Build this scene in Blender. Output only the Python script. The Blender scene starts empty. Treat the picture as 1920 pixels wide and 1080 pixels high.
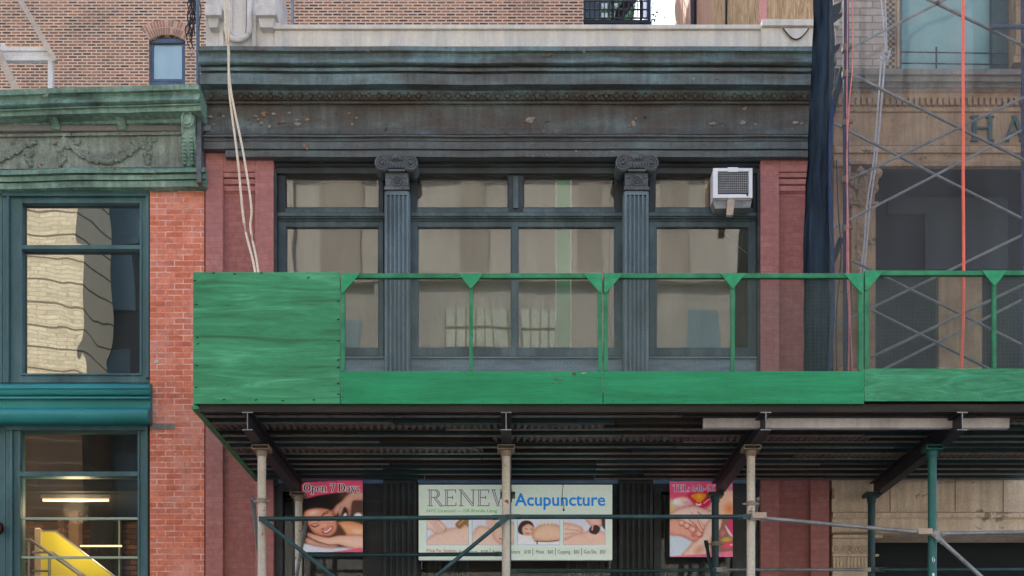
import bpy, math, random
from mathutils import Vector, noise as mnoise
random.seed(7)
sc = bpy.context.scene
COL = sc.collection
R = math.radians

# ------------------------------------------------------------------ camera, world, sun, exposure
F, HZ, CX, EZ = 2060.0, 1450.0, 960.0, 1.6
cam = bpy.data.cameras.new('camera'); camo = bpy.data.objects.new('camera', cam); COL.objects.link(camo)
camo.location = (0, 0, EZ); camo.rotation_euler = (R(90), 0, 0)
cam.sensor_width = 36; cam.lens = F/1920*36; cam.shift_x = 0; cam.shift_y = (HZ-540)/1920
cam.clip_start = .1; cam.clip_end = 2000
sc.camera = camo
w = bpy.data.worlds.new('World'); sc.world = w; w.use_nodes = True
nt = w.node_tree; sky = nt.nodes.new('ShaderNodeTexSky'); sky.sky_type = 'NISHITA'; sky.sun_disc = False
SUN_EL, SUN_AZ = 46, -22          # the sun stands behind the facades: this side of the street is in shade
sky.sun_elevation = R(SUN_EL); sky.sun_rotation = R(SUN_AZ); sky.dust_density = 3; sky.air_density = .8; sky.ozone_density = .7
nt.links.new(sky.outputs[0], nt.nodes['Background'].inputs[0]); nt.nodes['Background'].inputs[1].default_value = .15
sl = bpy.data.lights.new('sun', 'SUN'); sl.energy = 3.0; sl.angle = R(.5); sl.color = (1, .94, .86)
so = bpy.data.objects.new('sun', sl); COL.objects.link(so)
d = Vector((math.sin(R(SUN_AZ))*math.cos(R(SUN_EL)), math.cos(R(SUN_AZ))*math.cos(R(SUN_EL)), math.sin(R(SUN_EL))))
so.rotation_euler = d.to_track_quat('Z', 'Y').to_euler(); so.location = (0, 40, 60)
vs = sc.view_settings; vs.view_transform = 'Standard'; vs.look = 'None'; vs.gamma = 1; vs.exposure = 2.06
try:
    sc.cycles.transparent_max_bounces = 16
except Exception: pass

# ------------------------------------------------------------------ helpers
def X(px, Y): return (px-CX)*Y/F
def Z(py, Y): return EZ+(HZ-py)*Y/F
def S(r, g, b, k=1.0):
    f = lambda c: ((c/255)/12.92 if c/255 <= .04045 else ((c/255+.055)/1.055)**2.4)*k
    return (f(r), f(g), f(b), 1)

class MB:
    def __init__(s): s.v=[]; s.f=[]; s.m=[]; s.c=[]; s.usecol=False; s.layer=0
    def add(s, vs, fs, m=0, cols=None):
        o=len(s.v); s.v += [tuple(p) for p in vs]
        for i, f in enumerate(fs):
            s.f.append(tuple(o+k for k in f)); s.m.append(m)
            if cols is None: s.c.append(None)
            else: s.usecol=True; s.c.append([cols[k] for k in f] if isinstance(cols, list) else [cols]*len(f))
    def box(s, x0, x1, y0, y1, z0, z1, m=0, cols=None):
        if x0>x1: x0,x1=x1,x0
        if z0>z1: z0,z1=z1,z0
        if y0>y1: y0,y1=y1,y0
        s.add([(x0,y0,z0),(x1,y0,z0),(x1,y1,z0),(x0,y1,z0),(x0,y0,z1),(x1,y0,z1),(x1,y1,z1),(x0,y1,z1)],
              [(0,1,5,4),(1,2,6,5),(2,3,7,6),(3,0,4,7),(4,5,6,7),(3,2,1,0)], m, cols)
    def pb(s, px0, py0, px1, py1, ya, yb, ref=None, m=0):
        r = ya if ref is None else ref
        s.box(X(px0,r), X(px1,r), ya, yb, Z(py1,r), Z(py0,r), m)
    def prism(s, pts, ya, yb, m=0):                     # outline (x,z) extruded in y
        n=len(pts)
        s.add([(x,ya,z) for x,z in pts]+[(x,yb,z) for x,z in pts],
              [tuple(range(n)), tuple(range(2*n-1,n-1,-1))]+[(i,n+i,n+(i+1)%n,(i+1)%n) for i in range(n)], m)
    def xprof(s, pts, x0, x1, seg=1, wob=0, dy0=0, m=0, seed=0, dz0=0):          # outline (y,z) extruded along x
        n=len(pts); vs=[]; fs=[]
        for k in range(seg+1):
            t=k/seg; x=x0+(x1-x0)*t
            wz=wob*mnoise.noise(Vector((x*1.1,seed,3))); wy=wob*mnoise.noise(Vector((x*1.3,seed+9,7)))
            for j,(y,z) in enumerate(pts):
                e=wob*.5*mnoise.noise(Vector((x*3.3,seed+j*1.7,1)))
                vs.append((x, y+dy0*(1-t)+wy+e, z+dz0*(1-t)+wz+e))
        for k in range(seg):
            for i in range(n):
                j=(i+1)%n; fs.append((k*n+i,(k+1)*n+i,(k+1)*n+j,k*n+j))
        fs.append(tuple(range(n-1,-1,-1))); fs.append(tuple(seg*n+i for i in range(n)))
        s.add(vs, fs, m)
    def path(s, pts, r, n=8, m=0, rs=None):
        pts=[Vector(p) for p in pts]; vs=[]; fs=[]
        for i,p in enumerate(pts):
            t=(pts[min(i+1,len(pts)-1)]-pts[max(i-1,0)]).normalized()
            u=t.cross(Vector((0,0,1)) if abs(t.z)<.9 else Vector((0,1,0))).normalized(); w_=t.cross(u)
            rr=rs[i] if rs else r
            for k in range(n):
                a=2*math.pi*k/n; vs.append(p+(u*math.cos(a)+w_*math.sin(a))*rr)
        for i in range(len(pts)-1):
            for k in range(n): fs.append((i*n+k,i*n+(k+1)%n,(i+1)*n+(k+1)%n,(i+1)*n+k))
        fs.append(tuple(range(n-1,-1,-1))); fs.append(tuple((len(pts)-1)*n+k for k in range(n)))
        s.add(vs, fs, m)
    def ell(s, c, rx, ry, rz, m=0, nu=10, nv=6, wob=0):
        vs=[(c[0],c[1],c[2]+rz)]; fs=[]
        for i in range(1,nv):
            for k in range(nu):
                a=math.pi*i/nv; b=2*math.pi*k/nu; q=1+wob*random.uniform(-1,1)
                vs.append((c[0]+rx*q*math.sin(a)*math.cos(b), c[1]+ry*q*math.sin(a)*math.sin(b), c[2]+rz*q*math.cos(a)))
        vs.append((c[0],c[1],c[2]-rz)); L=len(vs)-1
        for k in range(nu):
            fs.append((0,1+k,1+(k+1)%nu)); fs.append((L,1+(nv-2)*nu+(k+1)%nu,1+(nv-2)*nu+k))
            for i in range(nv-2): fs.append((1+i*nu+k,1+(i+1)*nu+k,1+(i+1)*nu+(k+1)%nu,1+i*nu+(k+1)%nu))
        s.add(vs, fs, m)
    def flake(s, px, py, rp, Y, m=1, k=1.0):           # an irregular peeled chip standing a little proud of the face
        x=X(px,Y); z=Z(py,Y); r=rp*Y/F; n=random.randint(8,12); r*=.72; vs=[(x,Y-.009,z)]
        for i in range(n):
            a=2*math.pi*i/n; q=r*random.uniform(.35,1.15)
            vs.append((x+q*1.25*math.cos(a), Y-random.uniform(.002,.016), z+q*k*.8*math.sin(a)))
        s.add(vs, [(0,1+(i+1)%n,1+i) for i in range(n)], m)
    def build(s, name, mats, parent=None, smooth=False, bevel=0, loc=None):
        if not isinstance(mats,(list,tuple)): mats=[mats]
        off=Vector((0,0,0))
        if parent is not None: off=Vector(parent['_w'])
        elif loc is not None: off=Vector(loc)
        me=bpy.data.meshes.new(name); me.from_pydata([tuple(Vector(v)-off) for v in s.v],[],s.f)
        for mt in mats: me.materials.append(mt)
        me.polygons.foreach_set('material_index', s.m)
        if s.usecol:
            at=me.color_attributes.new('Col','FLOAT_COLOR','CORNER'); i=0
            for cs,p in zip(s.c,me.polygons):
                for k in range(p.loop_total): at.data[i].color=(cs[k] if cs else (1,1,1,1)); i+=1
        if smooth:
            me.polygons.foreach_set('use_smooth',[True]*len(me.polygons))
            try: me.set_sharp_from_angle(angle=R(40))
            except Exception: pass
        me.update(); o=bpy.data.objects.new(name,me); COL.objects.link(o)
        if parent is not None: o.parent=parent
        else: o.location=off
        o['_w']=tuple(off)
        if bevel:
            b=o.modifiers.new('bevel','BEVEL'); b.width=bevel; b.segments=2; b.limit_method='ANGLE'
        return o
def tag(o, label=None, cat=None, group=None, kind=None):
    if label: o['label']=label
    if cat: o['category']=cat
    if group: o['group']=group
    if kind: o['kind']=kind
    return o
def thing(name, loc, label, cat, group=None):
    o=bpy.data.objects.new(name,None); COL.objects.link(o); o.location=loc; o['_w']=tuple(loc); o.empty_display_size=.2
    return tag(o,label,cat,group)
def lerp(a,b,t): return a+(b-a)*t
def smoothpath(pts, n=6):
    P=[Vector(p) for p in pts]; out=[]
    for i in range(len(P)-1):
        a=P[max(i-1,0)]; b=P[i]; c=P[i+1]; e=P[min(i+2,len(P)-1)]
        for k in range(n):
            t=k/n; out.append(.5*((2*b)+(-a+c)*t+(2*a-5*b+4*c-e)*t*t+(-a+3*b-3*c+e)*t**3))
    out.append(P[-1]); return out
def closed(pts, n=5):
    P=[Vector((p[0],p[1])) for p in pts]; N=len(P); out=[]
    for i in range(N):
        a,b,c,e=P[i-1],P[i],P[(i+1)%N],P[(i+2)%N]
        for k in range(n):
            t=k/n; q=.5*((2*b)+(-a+c)*t+(2*a-5*b+4*c-e)*t*t+(-a+3*b-3*c+e)*t**3); out.append((q.x,q.y))
    return out

# ------------------------------------------------------------------ materials
def newmat(name):
    m=bpy.data.materials.new(name); m.use_nodes=True; t=m.node_tree
    return m,t,t.nodes['Principled BSDF']
def N(t, typ, **kw):
    n=t.nodes.new(typ)
    for k,v in kw.items():
        if k.startswith('i_'):
            key=k[2:]; n.inputs[int(key) if key.isdigit() else key].default_value=v
        else: setattr(n,k,v)
    return n
def ramp(t, cols, a=.3, b=.7, interp='LINEAR'):
    r=t.nodes.new('ShaderNodeValToRGB'); r.color_ramp.interpolation=interp; e=r.color_ramp.elements
    n=len(cols)
    while len(e)<n: e.new(.5)
    for i,c in enumerate(cols): e[i].position=a+(b-a)*i/max(1,n-1); e[i].color=c
    return r
def coord(t, stretch=(1,1,1)):
    c=t.nodes.new('ShaderNodeTexCoord'); mp=t.nodes.new('ShaderNodeMapping'); mp.inputs['Scale'].default_value=stretch
    t.links.new(c.outputs['Object'],mp.inputs['Vector']); return mp.outputs[0]
def mixc(t, fac, a, b, mode='MIX'):
    m=t.nodes.new('ShaderNodeMix'); m.data_type='RGBA'; m.blend_type=mode
    for i,v in ((0,fac),(6,a),(7,b)):
        if hasattr(v,'is_linked') or hasattr(v,'links'): t.links.new(v,m.inputs[i])
        else: m.inputs[i].default_value=v
    return m.outputs[2]
def noise_out(t, vec, scale, detail=6, rough=.6, dist=0):
    n=N(t,'ShaderNodeTexNoise'); n.inputs['Scale'].default_value=scale; n.inputs['Detail'].default_value=detail
    n.inputs['Roughness'].default_value=rough; n.inputs['Distortion'].default_value=dist
    t.links.new(vec,n.inputs['Vector']); return n.outputs[0]
def weather(name, cols, scale=3, stretch=(1,1,1), rough=.6, bump=.15, spots=(), streak=0, fine=.18, metal=0, bscale=40, dist=0, spec=.4, ra=.3, rb=.7):
    m,t,p=newmat(name); v=coord(t,stretch); v1=coord(t)
    r=ramp(t,cols,ra,rb); t.links.new(noise_out(t,v,scale,9,.62,dist),r.inputs[0]); c=r.outputs[0]
    for (sc_,th,scol) in spots:
        q=ramp(t,[(0,0,0,1),(1,1,1,1)],th,th+.035); t.links.new(noise_out(t,v1,sc_,5,.65,.3),q.inputs[0]); c=mixc(t,q.outputs[0],c,scol)
    if streak:
        v2=coord(t,(7,7,.55)); q=ramp(t,[(1-streak,)*3+(1,),(1,1,1,1)],.38,.62); t.links.new(noise_out(t,v2,2.2,6,.6),q.inputs[0]); c=mixc(t,1.0,c,q.outputs[0],'MULTIPLY')
    q=ramp(t,[(1-fine,)*3+(1,),(1+fine*.5,)*3+(1,)],.3,.7); t.links.new(noise_out(t,v1,bscale,4,.7),q.inputs[0]); c=mixc(t,1.0,c,q.outputs[0],'MULTIPLY')
    t.links.new(c,p.inputs['Base Color']); p.inputs['Roughness'].default_value=rough; p.inputs['Metallic'].default_value=metal
    p.inputs['Specular IOR Level'].default_value=spec
    if bump:
        b=N(t,'ShaderNodeBump'); b.inputs['Strength'].default_value=bump; b.inputs['Distance'].default_value=.01
        t.links.new(noise_out(t,v1,bscale*.6,6,.65),b.inputs['Height']); t.links.new(b.outputs[0],p.inputs['Normal'])
    return m
def brickmat(name, cols, mortar, bw=.2, bh=.067, ms=.008, patch=None, rough=.85, bump=.5, tint=None, msm=.1, mortar_fade=None):
    m,t,p=newmat(name); c=t.nodes.new('ShaderNodeTexCoord'); s=t.nodes.new('ShaderNodeSeparateXYZ'); t.links.new(c.outputs['Object'],s.inputs[0])
    a=N(t,'ShaderNodeMath',operation='ADD'); t.links.new(s.outputs[0],a.inputs[0]); t.links.new(s.outputs[1],a.inputs[1])
    cb=t.nodes.new('ShaderNodeCombineXYZ'); t.links.new(a.outputs[0],cb.inputs[0]); t.links.new(s.outputs[2],cb.inputs[1])
    # hand-laid bricks: bend the courses a little
    nz=N(t,'ShaderNodeTexNoise'); nz.inputs['Scale'].default_value=9; nz.inputs['Detail'].default_value=3; t.links.new(cb.outputs[0],nz.inputs['Vector'])
    vm=N(t,'ShaderNodeVectorMath',operation='MULTIPLY_ADD'); vm.inputs[1].default_value=(.012,.012,0); t.links.new(nz.outputs[1],vm.inputs[0]); t.links.new(cb.outputs[0],vm.inputs[2])
    b=N(t,'ShaderNodeTexBrick'); b.offset=.5; t.links.new(vm.outputs[0],b.inputs['Vector'])
    for k,v in (('Color1',(0,0,0,1)),('Color2',(1,1,1,1)),('Mortar',(.5,.5,.5,1)),('Scale',1),('Mortar Size',ms),('Mortar Smooth',msm),('Bias',0),('Brick Width',bw),('Row Height',bh)): b.inputs[k].default_value=v
    r=ramp(t,cols,.05,.95); t.links.new(b.outputs['Color'],r.inputs[0]); col=r.outputs[0]
    v1=coord(t)
    q=ramp(t,[(.72,.72,.72,1),(1.18,1.18,1.18,1)],.3,.7); t.links.new(noise_out(t,v1,14,7,.7),q.inputs[0]); col=mixc(t,1.0,col,q.outputs[0],'MULTIPLY')
    fac=b.outputs['Fac']
    if mortar_fade is not None:
        q=ramp(t,[(mortar_fade,)*3+(1,),(1,1,1,1)],.45,.56); t.links.new(noise_out(t,v1,5,6,.7),q.inputs[0])
        mm=N(t,'ShaderNodeMath',operation='MULTIPLY'); t.links.new(fac,mm.inputs[0]); t.links.new(q.outputs[0],mm.inputs[1]); fac=mm.outputs[0]
    col=mixc(t,fac,col,mortar)
    for pc in (patch or ()):
        q=ramp(t,[(0,0,0,1),(pc[2],)*3+(1,)],pc[1],pc[1]+.12); t.links.new(noise_out(t,v1,pc[0],6,.7,.4),q.inputs[0]); col=mixc(t,q.outputs[0],col,pc[3])
    t.links.new(col,p.inputs['Base Color']); p.inputs['Roughness'].default_value=rough; p.inputs['Specular IOR Level'].default_value=.2
    inv=N(t,'ShaderNodeMath',operation='MULTIPLY_ADD'); inv.inputs[1].default_value=-1; inv.inputs[2].default_value=1; t.links.new(b.outputs['Fac'],inv.inputs[0])
    ad=N(t,'ShaderNodeMath',operation='MULTIPLY_ADD'); ad.inputs[1].default_value=.35; t.links.new(noise_out(t,v1,45,5,.7),ad.inputs[0]); t.links.new(inv.outputs[0],ad.inputs[2])
    bp=N(t,'ShaderNodeBump'); bp.inputs['Strength'].default_value=bump; bp.inputs['Distance'].default_value=.008
    t.links.new(ad.outputs[0],bp.inputs['Height']); t.links.new(bp.outputs[0],p.inputs['Normal'])
    return m
def plywood(name, cols, sc_=1.0, contrast=(.3,.7), curl=1.2, rough=.55, worn=.8, st=(.55,1,7)):
    m,t,p=newmat(name); v=coord(t,st); v1=coord(t)
    r=ramp(t,cols,*contrast); t.links.new(noise_out(t,v,2.6*sc_,9,.62,curl),r.inputs[0]); c=r.outputs[0]
    v2=coord(t,(1.5,1,28)); q=ramp(t,[(.80,.82,.80,1),(1.08,1.08,1.08,1)],.36,.64); t.links.new(noise_out(t,v2,5,8,.7,.7),q.inputs[0]); c=mixc(t,1.0,c,q.outputs[0],'MULTIPLY')
    q=ramp(t,[(.86,.88,.86,1),(1.06,1.06,1.06,1)],.35,.65); t.links.new(noise_out(t,v1,1.6,4,.6),q.inputs[0]); c=mixc(t,1.0,c,q.outputs[0],'MULTIPLY')
    v3=coord(t,(2,1,9)); q=ramp(t,[(0,0,0,1),(worn,worn,worn,1)],.70,.74); t.links.new(noise_out(t,v3,3.2,8,.75,.2),q.inputs[0]); c=mixc(t,q.outputs[0],c,S(38,74,52))
    v4=coord(t,(1,1,4)); q=ramp(t,[(0,0,0,1),(.7,.7,.7,1)],.68,.76); t.links.new(noise_out(t,v4,4.5,9,.8,.1),q.inputs[0]); c=mixc(t,q.outputs[0],c,S(120,176,140))
    q=ramp(t,[(0,0,0,1),(.85,.85,.85,1)],.745,.77); t.links.new(noise_out(t,v4,11,6,.8,.1),q.inputs[0]); c=mixc(t,q.outputs[0],c,S(150,136,100))
    t.links.new(c,p.inputs['Base Color']); p.inputs['Roughness'].default_value=rough; p.inputs['Specular IOR Level'].default_value=.35
    b=N(t,'ShaderNodeBump'); b.inputs['Strength'].default_value=.35; b.inputs['Distance'].default_value=.006
    t.links.new(noise_out(t,v2,5,8,.7,.5),b.inputs['Height']); t.links.new(b.outputs[0],p.inputs['Normal'])
    return m
def glassmat(name, refl=.15, tint=(.9,.93,.92,1), wav=.02, wscale=1.6, rough=0.0, dirt=.06, dcol=S(150,150,140)):
    m,t,p=newmat(name); t.nodes.remove(p); out=[n for n in t.nodes if n.type=='OUTPUT_MATERIAL'][0]
    v=coord(t); b=N(t,'ShaderNodeBump'); b.inputs['Strength'].default_value=1; b.inputs['Distance'].default_value=wav
    v2=coord(t,(1,1,.45))
    t.links.new(noise_out(t,v2,wscale,1,.4,.6),b.inputs['Height'])
    g=N(t,'ShaderNodeBsdfGlossy'); g.inputs['Roughness'].default_value=rough; t.links.new(b.outputs[0],g.inputs['Normal'])
    tr=N(t,'ShaderNodeBsdfTransparent'); tr.inputs[0].default_value=tint
    fr=N(t,'ShaderNodeFresnel'); fr.inputs[0].default_value=1.5
    ad=N(t,'ShaderNodeMath',operation='ADD'); ad.inputs[1].default_value=refl-.04; ad.use_clamp=True; t.links.new(fr.outputs[0],ad.inputs[0])
    mx=N(t,'ShaderNodeMixShader'); t.links.new(ad.outputs[0],mx.inputs[0]); t.links.new(tr.outputs[0],mx.inputs[1]); t.links.new(g.outputs[0],mx.inputs[2])
    df=N(t,'ShaderNodeBsdfDiffuse'); df.inputs[0].default_value=dcol
    q=ramp(t,[(dirt*.4,)*3+(1,),(dirt*1.6,)*3+(1,)],.35,.7); t.links.new(noise_out(t,coord(t,(1.5,1,.5)),1.7,6,.6,.4),q.inputs[0])
    m2=N(t,'ShaderNodeMixShader'); t.links.new(q.outputs[0],m2.inputs[0]); t.links.new(mx.outputs[0],m2.inputs[1]); t.links.new(df.outputs[0],m2.inputs[2])
    t.links.new(m2.outputs[0],out.inputs[0]); return m
def netmat(name, dens, col, var=.1, scale=3):
    m,t,p=newmat(name); t.nodes.remove(p); out=[n for n in t.nodes if n.type=='OUTPUT_MATERIAL'][0]
    df=N(t,'ShaderNodeBsdfDiffuse'); df.inputs[0].default_value=col
    tl=N(t,'ShaderNodeBsdfTranslucent'); tl.inputs[0].default_value=col
    a=N(t,'ShaderNodeMixShader'); a.inputs[0].default_value=.3; t.links.new(df.outputs[0],a.inputs[1]); t.links.new(tl.outputs[0],a.inputs[2])
    tr=N(t,'ShaderNodeBsdfTransparent')
    q=ramp(t,[(dens-var,)*3+(1,),(dens+var,)*3+(1,)],.3,.7); t.links.new(noise_out(t,coord(t,(2.5,1,.35)),scale,5,.6,.3),q.inputs[0])
    mx=N(t,'ShaderNodeMixShader'); t.links.new(q.outputs[0],mx.inputs[0]); t.links.new(tr.outputs[0],mx.inputs[1]); t.links.new(a.outputs[0],mx.inputs[2])
    t.links.new(mx.outputs[0],out.inputs[0]); return m
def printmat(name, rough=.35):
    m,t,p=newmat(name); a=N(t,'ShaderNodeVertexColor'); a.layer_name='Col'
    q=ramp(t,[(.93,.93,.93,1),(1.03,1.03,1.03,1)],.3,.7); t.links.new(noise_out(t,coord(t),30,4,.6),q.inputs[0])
    oc_=mixc(t,1.0,a.outputs[0],q.outputs[0],'MULTIPLY'); t.links.new(oc_,p.inputs['Base Color']); t.links.new(oc_,p.inputs['Emission Color']); p.inputs['Emission Strength'].default_value=.06; p.inputs['Roughness'].default_value=rough; return m  # mild glow added to the print, brightening the signs as if backlit

M={}
M['ply']=plywood('green_plywood_grainy',[S(46,110,72),S(52,136,92),S(64,154,108),S(96,180,138)],.85,(.30,.70),1.1,worn=.8,st=(.4,1,5))
M['ply2']=plywood('green_plywood_smooth',[S(22,118,76),S(26,144,94),S(50,160,108)],.5,(.25,.75),.6,worn=.5)
M['ply3']=plywood('green_plywood_curly',[S(42,118,80),S(54,142,100),S(76,164,120)],.9,(.30,.68),3.4,worn=.7,st=(.6,1,3))
M['gpaint']=weather('green_wood_paint',[S(34,96,66),S(36,128,84),S(60,146,104)],6,(1,1,1),.5,.2,spots=[(22,.72,S(170,150,110))])
M['gusset']=weather('green_gusset_paint',[S(22,134,88),S(34,150,100),S(58,164,116)],9,(1,1,2),.5,.2,spots=[(26,.74,S(20,70,50))])
M['cornice']=weather('grey_teal_iron_paint',[S(84,80,74),S(96,104,102),S(110,134,136),S(130,158,160)],2.0,(.55,1,1.6),.5,.3,spots=[(8,.70,S(70,56,46)),(14,.76,S(150,110,80))],streak=.32,fine=.25)
M['frieze']=weather('dark_grey_iron_paint',[S(76,68,60),S(86,80,72),S(92,96,92),S(108,122,120)],2.4,(.6,1,1.4),.55,.4,spots=[(5,.655,S(68,58,50)),(9,.69,S(48,42,38)),(14,.735,S(128,112,94))],streak=.3,fine=.3)
M['archi']=weather('grey_architrave_paint',[S(74,74,70),S(90,94,92),S(102,118,118)],2.6,(.5,1,1.5),.55,.4,spots=[(11,.70,S(50,46,42)),(20,.74,S(160,130,100))],streak=.22,fine=.3)
M['chip']=weather('bare_primer_chip',[S(104,98,88),S(138,130,118),S(172,162,148)],14,(1,1,1),.8,.3)
M['rust']=weather('rust_chip',[S(92,72,60),S(126,96,76),S(156,126,102)],12,(1,1,1),.85,.3)
M['darkframe']=weather('dark_frame_paint_and_shade',[S(34,38,38),S(48,54,56),S(62,76,80)],3,(.6,1,1),.5,.3,spots=[(16,.74,S(100,92,80))],fine=.25)  # dark paint, also carrying shade for upper frames and lower pilasters
M['frame']=weather('blue_grey_frame_paint',[S(52,66,68),S(72,90,94),S(98,118,122)],2.6,(1,1,.5),.5,.3,spots=[(18,.745,S(150,150,140))],streak=.22,fine=.22)
M['sill']=weather('pale_blue_sill_paint',[S(84,102,112),S(112,132,142),S(134,154,162)],3,(.4,1,2),.5,.3,spots=[(18,.74,S(52,60,62))],fine=.2)
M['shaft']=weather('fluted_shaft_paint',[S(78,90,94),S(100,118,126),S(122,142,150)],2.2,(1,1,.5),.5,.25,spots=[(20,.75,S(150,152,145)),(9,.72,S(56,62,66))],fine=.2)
M['cap']=weather('capital_iron_paint',[S(64,68,70),S(86,92,96),S(106,114,118)],6,(1,1,1),.5,.35,fine=.25)
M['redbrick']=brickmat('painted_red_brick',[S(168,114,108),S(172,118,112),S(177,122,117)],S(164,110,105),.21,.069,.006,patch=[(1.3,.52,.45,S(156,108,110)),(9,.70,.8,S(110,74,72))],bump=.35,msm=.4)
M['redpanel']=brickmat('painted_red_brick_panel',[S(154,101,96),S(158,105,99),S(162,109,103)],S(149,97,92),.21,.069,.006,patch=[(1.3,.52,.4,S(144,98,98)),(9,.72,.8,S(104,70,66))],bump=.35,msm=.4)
M['orangebrick']=brickmat('salmon_red_brick',[S(200,114,88),S(212,122,94),S(218,136,110),S(208,126,104),S(196,110,88)],S(226,182,168),.205,.0672,.0065,patch=[(2.2,.50,.5,S(214,160,146)),(11,.66,.75,S(206,178,168)),(15,.72,.8,S(128,92,82))],bump=.6,mortar_fade=.12)
M['backbrick']=brickmat('brown_common_brick',[S(84,66,62),S(118,88,76),S(156,108,86),S(126,90,76),S(190,124,92),S(112,92,86)],S(218,184,152),.215,.069,.018,patch=[(.35,.50,.30,S(112,90,80)),(.9,.55,.35,S(182,140,112)),(6,.70,.5,S(210,122,80))],bump=.5,msm=.3)
M['shopbrick']=brickmat('brown_interior_brick',[S(84,58,42),S(120,82,56),S(146,98,64)],S(70,54,42),.21,.07,.01,bump=.3)
M['archa']=weather('tan_arch_brick_pale',[S(188,150,122),S(204,166,136)],8)
M['archb']=weather('tan_arch_brick_dark',[S(146,112,92),S(164,126,102)],8)
M['archc']=weather('tan_arch_brick_red',[S(170,112,84),S(190,134,102)],8)
M['archm']=weather('arch_mortar',[S(214,182,150),S(226,198,168)],8)
M['whitestone']=weather('white_limestone',[S(176,172,166),S(206,202,196),S(226,222,216)],2.5,(1,1,.6),.8,.25,spots=[(14,.72,S(150,142,132))],streak=.1,fine=.12)
M['parapet']=weather('cream_parapet_coating',[S(190,186,178),S(212,206,194),S(226,218,200)],2,(1.6,1,.3),.75,.15,spots=[(5,.73,S(216,204,170))],streak=.12,fine=.1)
M['verdi']=weather('green_copper_paint',[S(82,100,90),S(112,146,130),S(136,170,152),S(166,194,178)],2.6,(.7,1,1.4),.6,.4,spots=[(9,.70,S(44,46,40)),(13,.745,S(120,76,52))],streak=.34,fine=.28)
M['verdifrieze']=weather('stained_green_frieze_paint',[S(110,108,98),S(136,148,136),S(158,174,160)],3,(.8,1,1),.7,.5,spots=[(8,.66,S(70,62,54)),(15,.73,S(104,76,56))],streak=.3,fine=.35)
M['tealframe']=weather('teal_frame_paint',[S(48,78,82),S(62,100,104),S(84,120,124)],2,(1,1,.35),.45,.12,spots=[(20,.755,S(150,164,152)),(7,.70,S(38,66,68))],streak=.12,fine=.12)
M['belt']=weather('bright_teal_paint',[S(30,112,112),S(40,134,132),S(70,156,152)],1.2,(.3,1,1),.33,.06,spots=[(24,.77,S(190,190,160))],fine=.08)
M['tanstone']=weather('tan_sandstone',[S(146,118,88),S(182,150,114),S(204,174,136)],2.4,(.8,1,1),.85,.35,spots=[(5,.63,S(118,102,86)),(9,.72,S(90,80,70))],streak=.25,fine=.2)
M['palestone']=weather('pale_sandstone_under_shed',[S(192,170,144),S(220,200,172),S(232,214,190)],2.0,(.8,1,1),.85,.3,spots=[(4,.62,S(160,140,116))],streak=.2,fine=.2)
M['ledge']=weather('grey_stone_ledge',[S(112,104,96),S(134,126,118),S(150,144,134)],3,(.4,1,2),.85,.3,streak=.25,fine=.2)
M['palebrick']=brickmat('pale_stone_brick',[S(176,160,146),S(186,172,158),S(168,152,138)],S(130,118,108),.3,.085,.008,bump=.4)
M['letter']=weather('verdigris_letter',[S(52,82,82),S(70,100,98)],9,(1,1,1),.6,.2)
M['dimsheet']=weather('dim_grey_sheet',[S(44,52,54),S(60,70,70)],1.4,(3,1,.4),.8,.2)
M['void']=weather('dark_interior',[S(24,30,32),S(34,40,42)],1,(1,1,1),.9,0,fine=.1)
M['mauve']=weather('mauve_grey_curtain',[S(70,58,62),S(104,90,92),S(86,74,78)],1.5,(5,1,.2),.9,.1)
M['warmroom']=weather('warm_interior_plaster',[S(96,72,54),S(124,92,66),S(86,66,52)],1.2,(1,1,1),.8,.1)
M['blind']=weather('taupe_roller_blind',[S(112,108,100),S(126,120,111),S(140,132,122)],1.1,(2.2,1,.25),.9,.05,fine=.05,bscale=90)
M['blind2']=weather('taupe_roller_blind_darker',[S(102,98,91),S(114,109,101),S(130,124,115)],1.0,(2.6,1,.2),.9,.05,fine=.05,bscale=90)  # slightly darker taupe than the other blind
M['gstrip']=weather('pale_green_painted_post',[S(40,172,118),S(56,184,130)],2,(1,1,1),.6,.05,fine=.05)
M['white']=weather('white_enamel',[S(226,228,230),S(240,242,244)],4,(1,1,1),.4,.08,spots=[(9,.74,S(170,166,160))],fine=.08)
M['acgrille']=weather('grey_grille_metal',[S(64,68,72),S(80,84,88)],9,(1,1,1),.45,.1)
M['acwire']=weather('pale_grille_wire',[S(170,172,172),S(190,192,192)],9,(1,1,1),.45,.05)
M['wood']=weather('bare_plywood_strip',[S(186,128,76),S(206,152,98)],3,(4,1,.7),.7,.2)
M['woodpale']=weather('pale_timber_block',[S(176,156,138),S(196,178,160)],5,(1,1,3),.75,.2)
M['postcream']=weather('cream_scaffold_paint',[S(168,158,138),S(198,190,172),S(212,206,192)],3,(1,1,.6),.5,.2,spots=[(11,.63,S(132,82,48)),(20,.68,S(96,70,52))],fine=.2)
M['postgreen']=weather('dark_green_steel_paint',[S(26,54,56),S(36,70,72),S(52,88,90)],4,(1,1,.4),.4,.15,spots=[(18,.73,S(120,120,104))],fine=.15)
M['postteal']=weather('teal_steel_paint',[S(20,80,76),S(28,98,92),S(46,116,108)],4,(1,1,.4),.4,.15,spots=[(18,.73,S(150,160,150))],fine=.15)
M['galv']=weather('galvanised_tube',[S(112,116,118),S(140,144,144),S(160,160,156)],6,(1,1,1),.4,.15,spots=[(14,.66,S(120,92,70))],metal=.3,fine=.2)
M['beam']=weather('black_steel_beam',[S(34,35,38),S(48,49,54),S(60,60,62)],3,(1,.4,1),.5,.2,spots=[(10,.68,S(86,66,54))],fine=.2)
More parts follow.
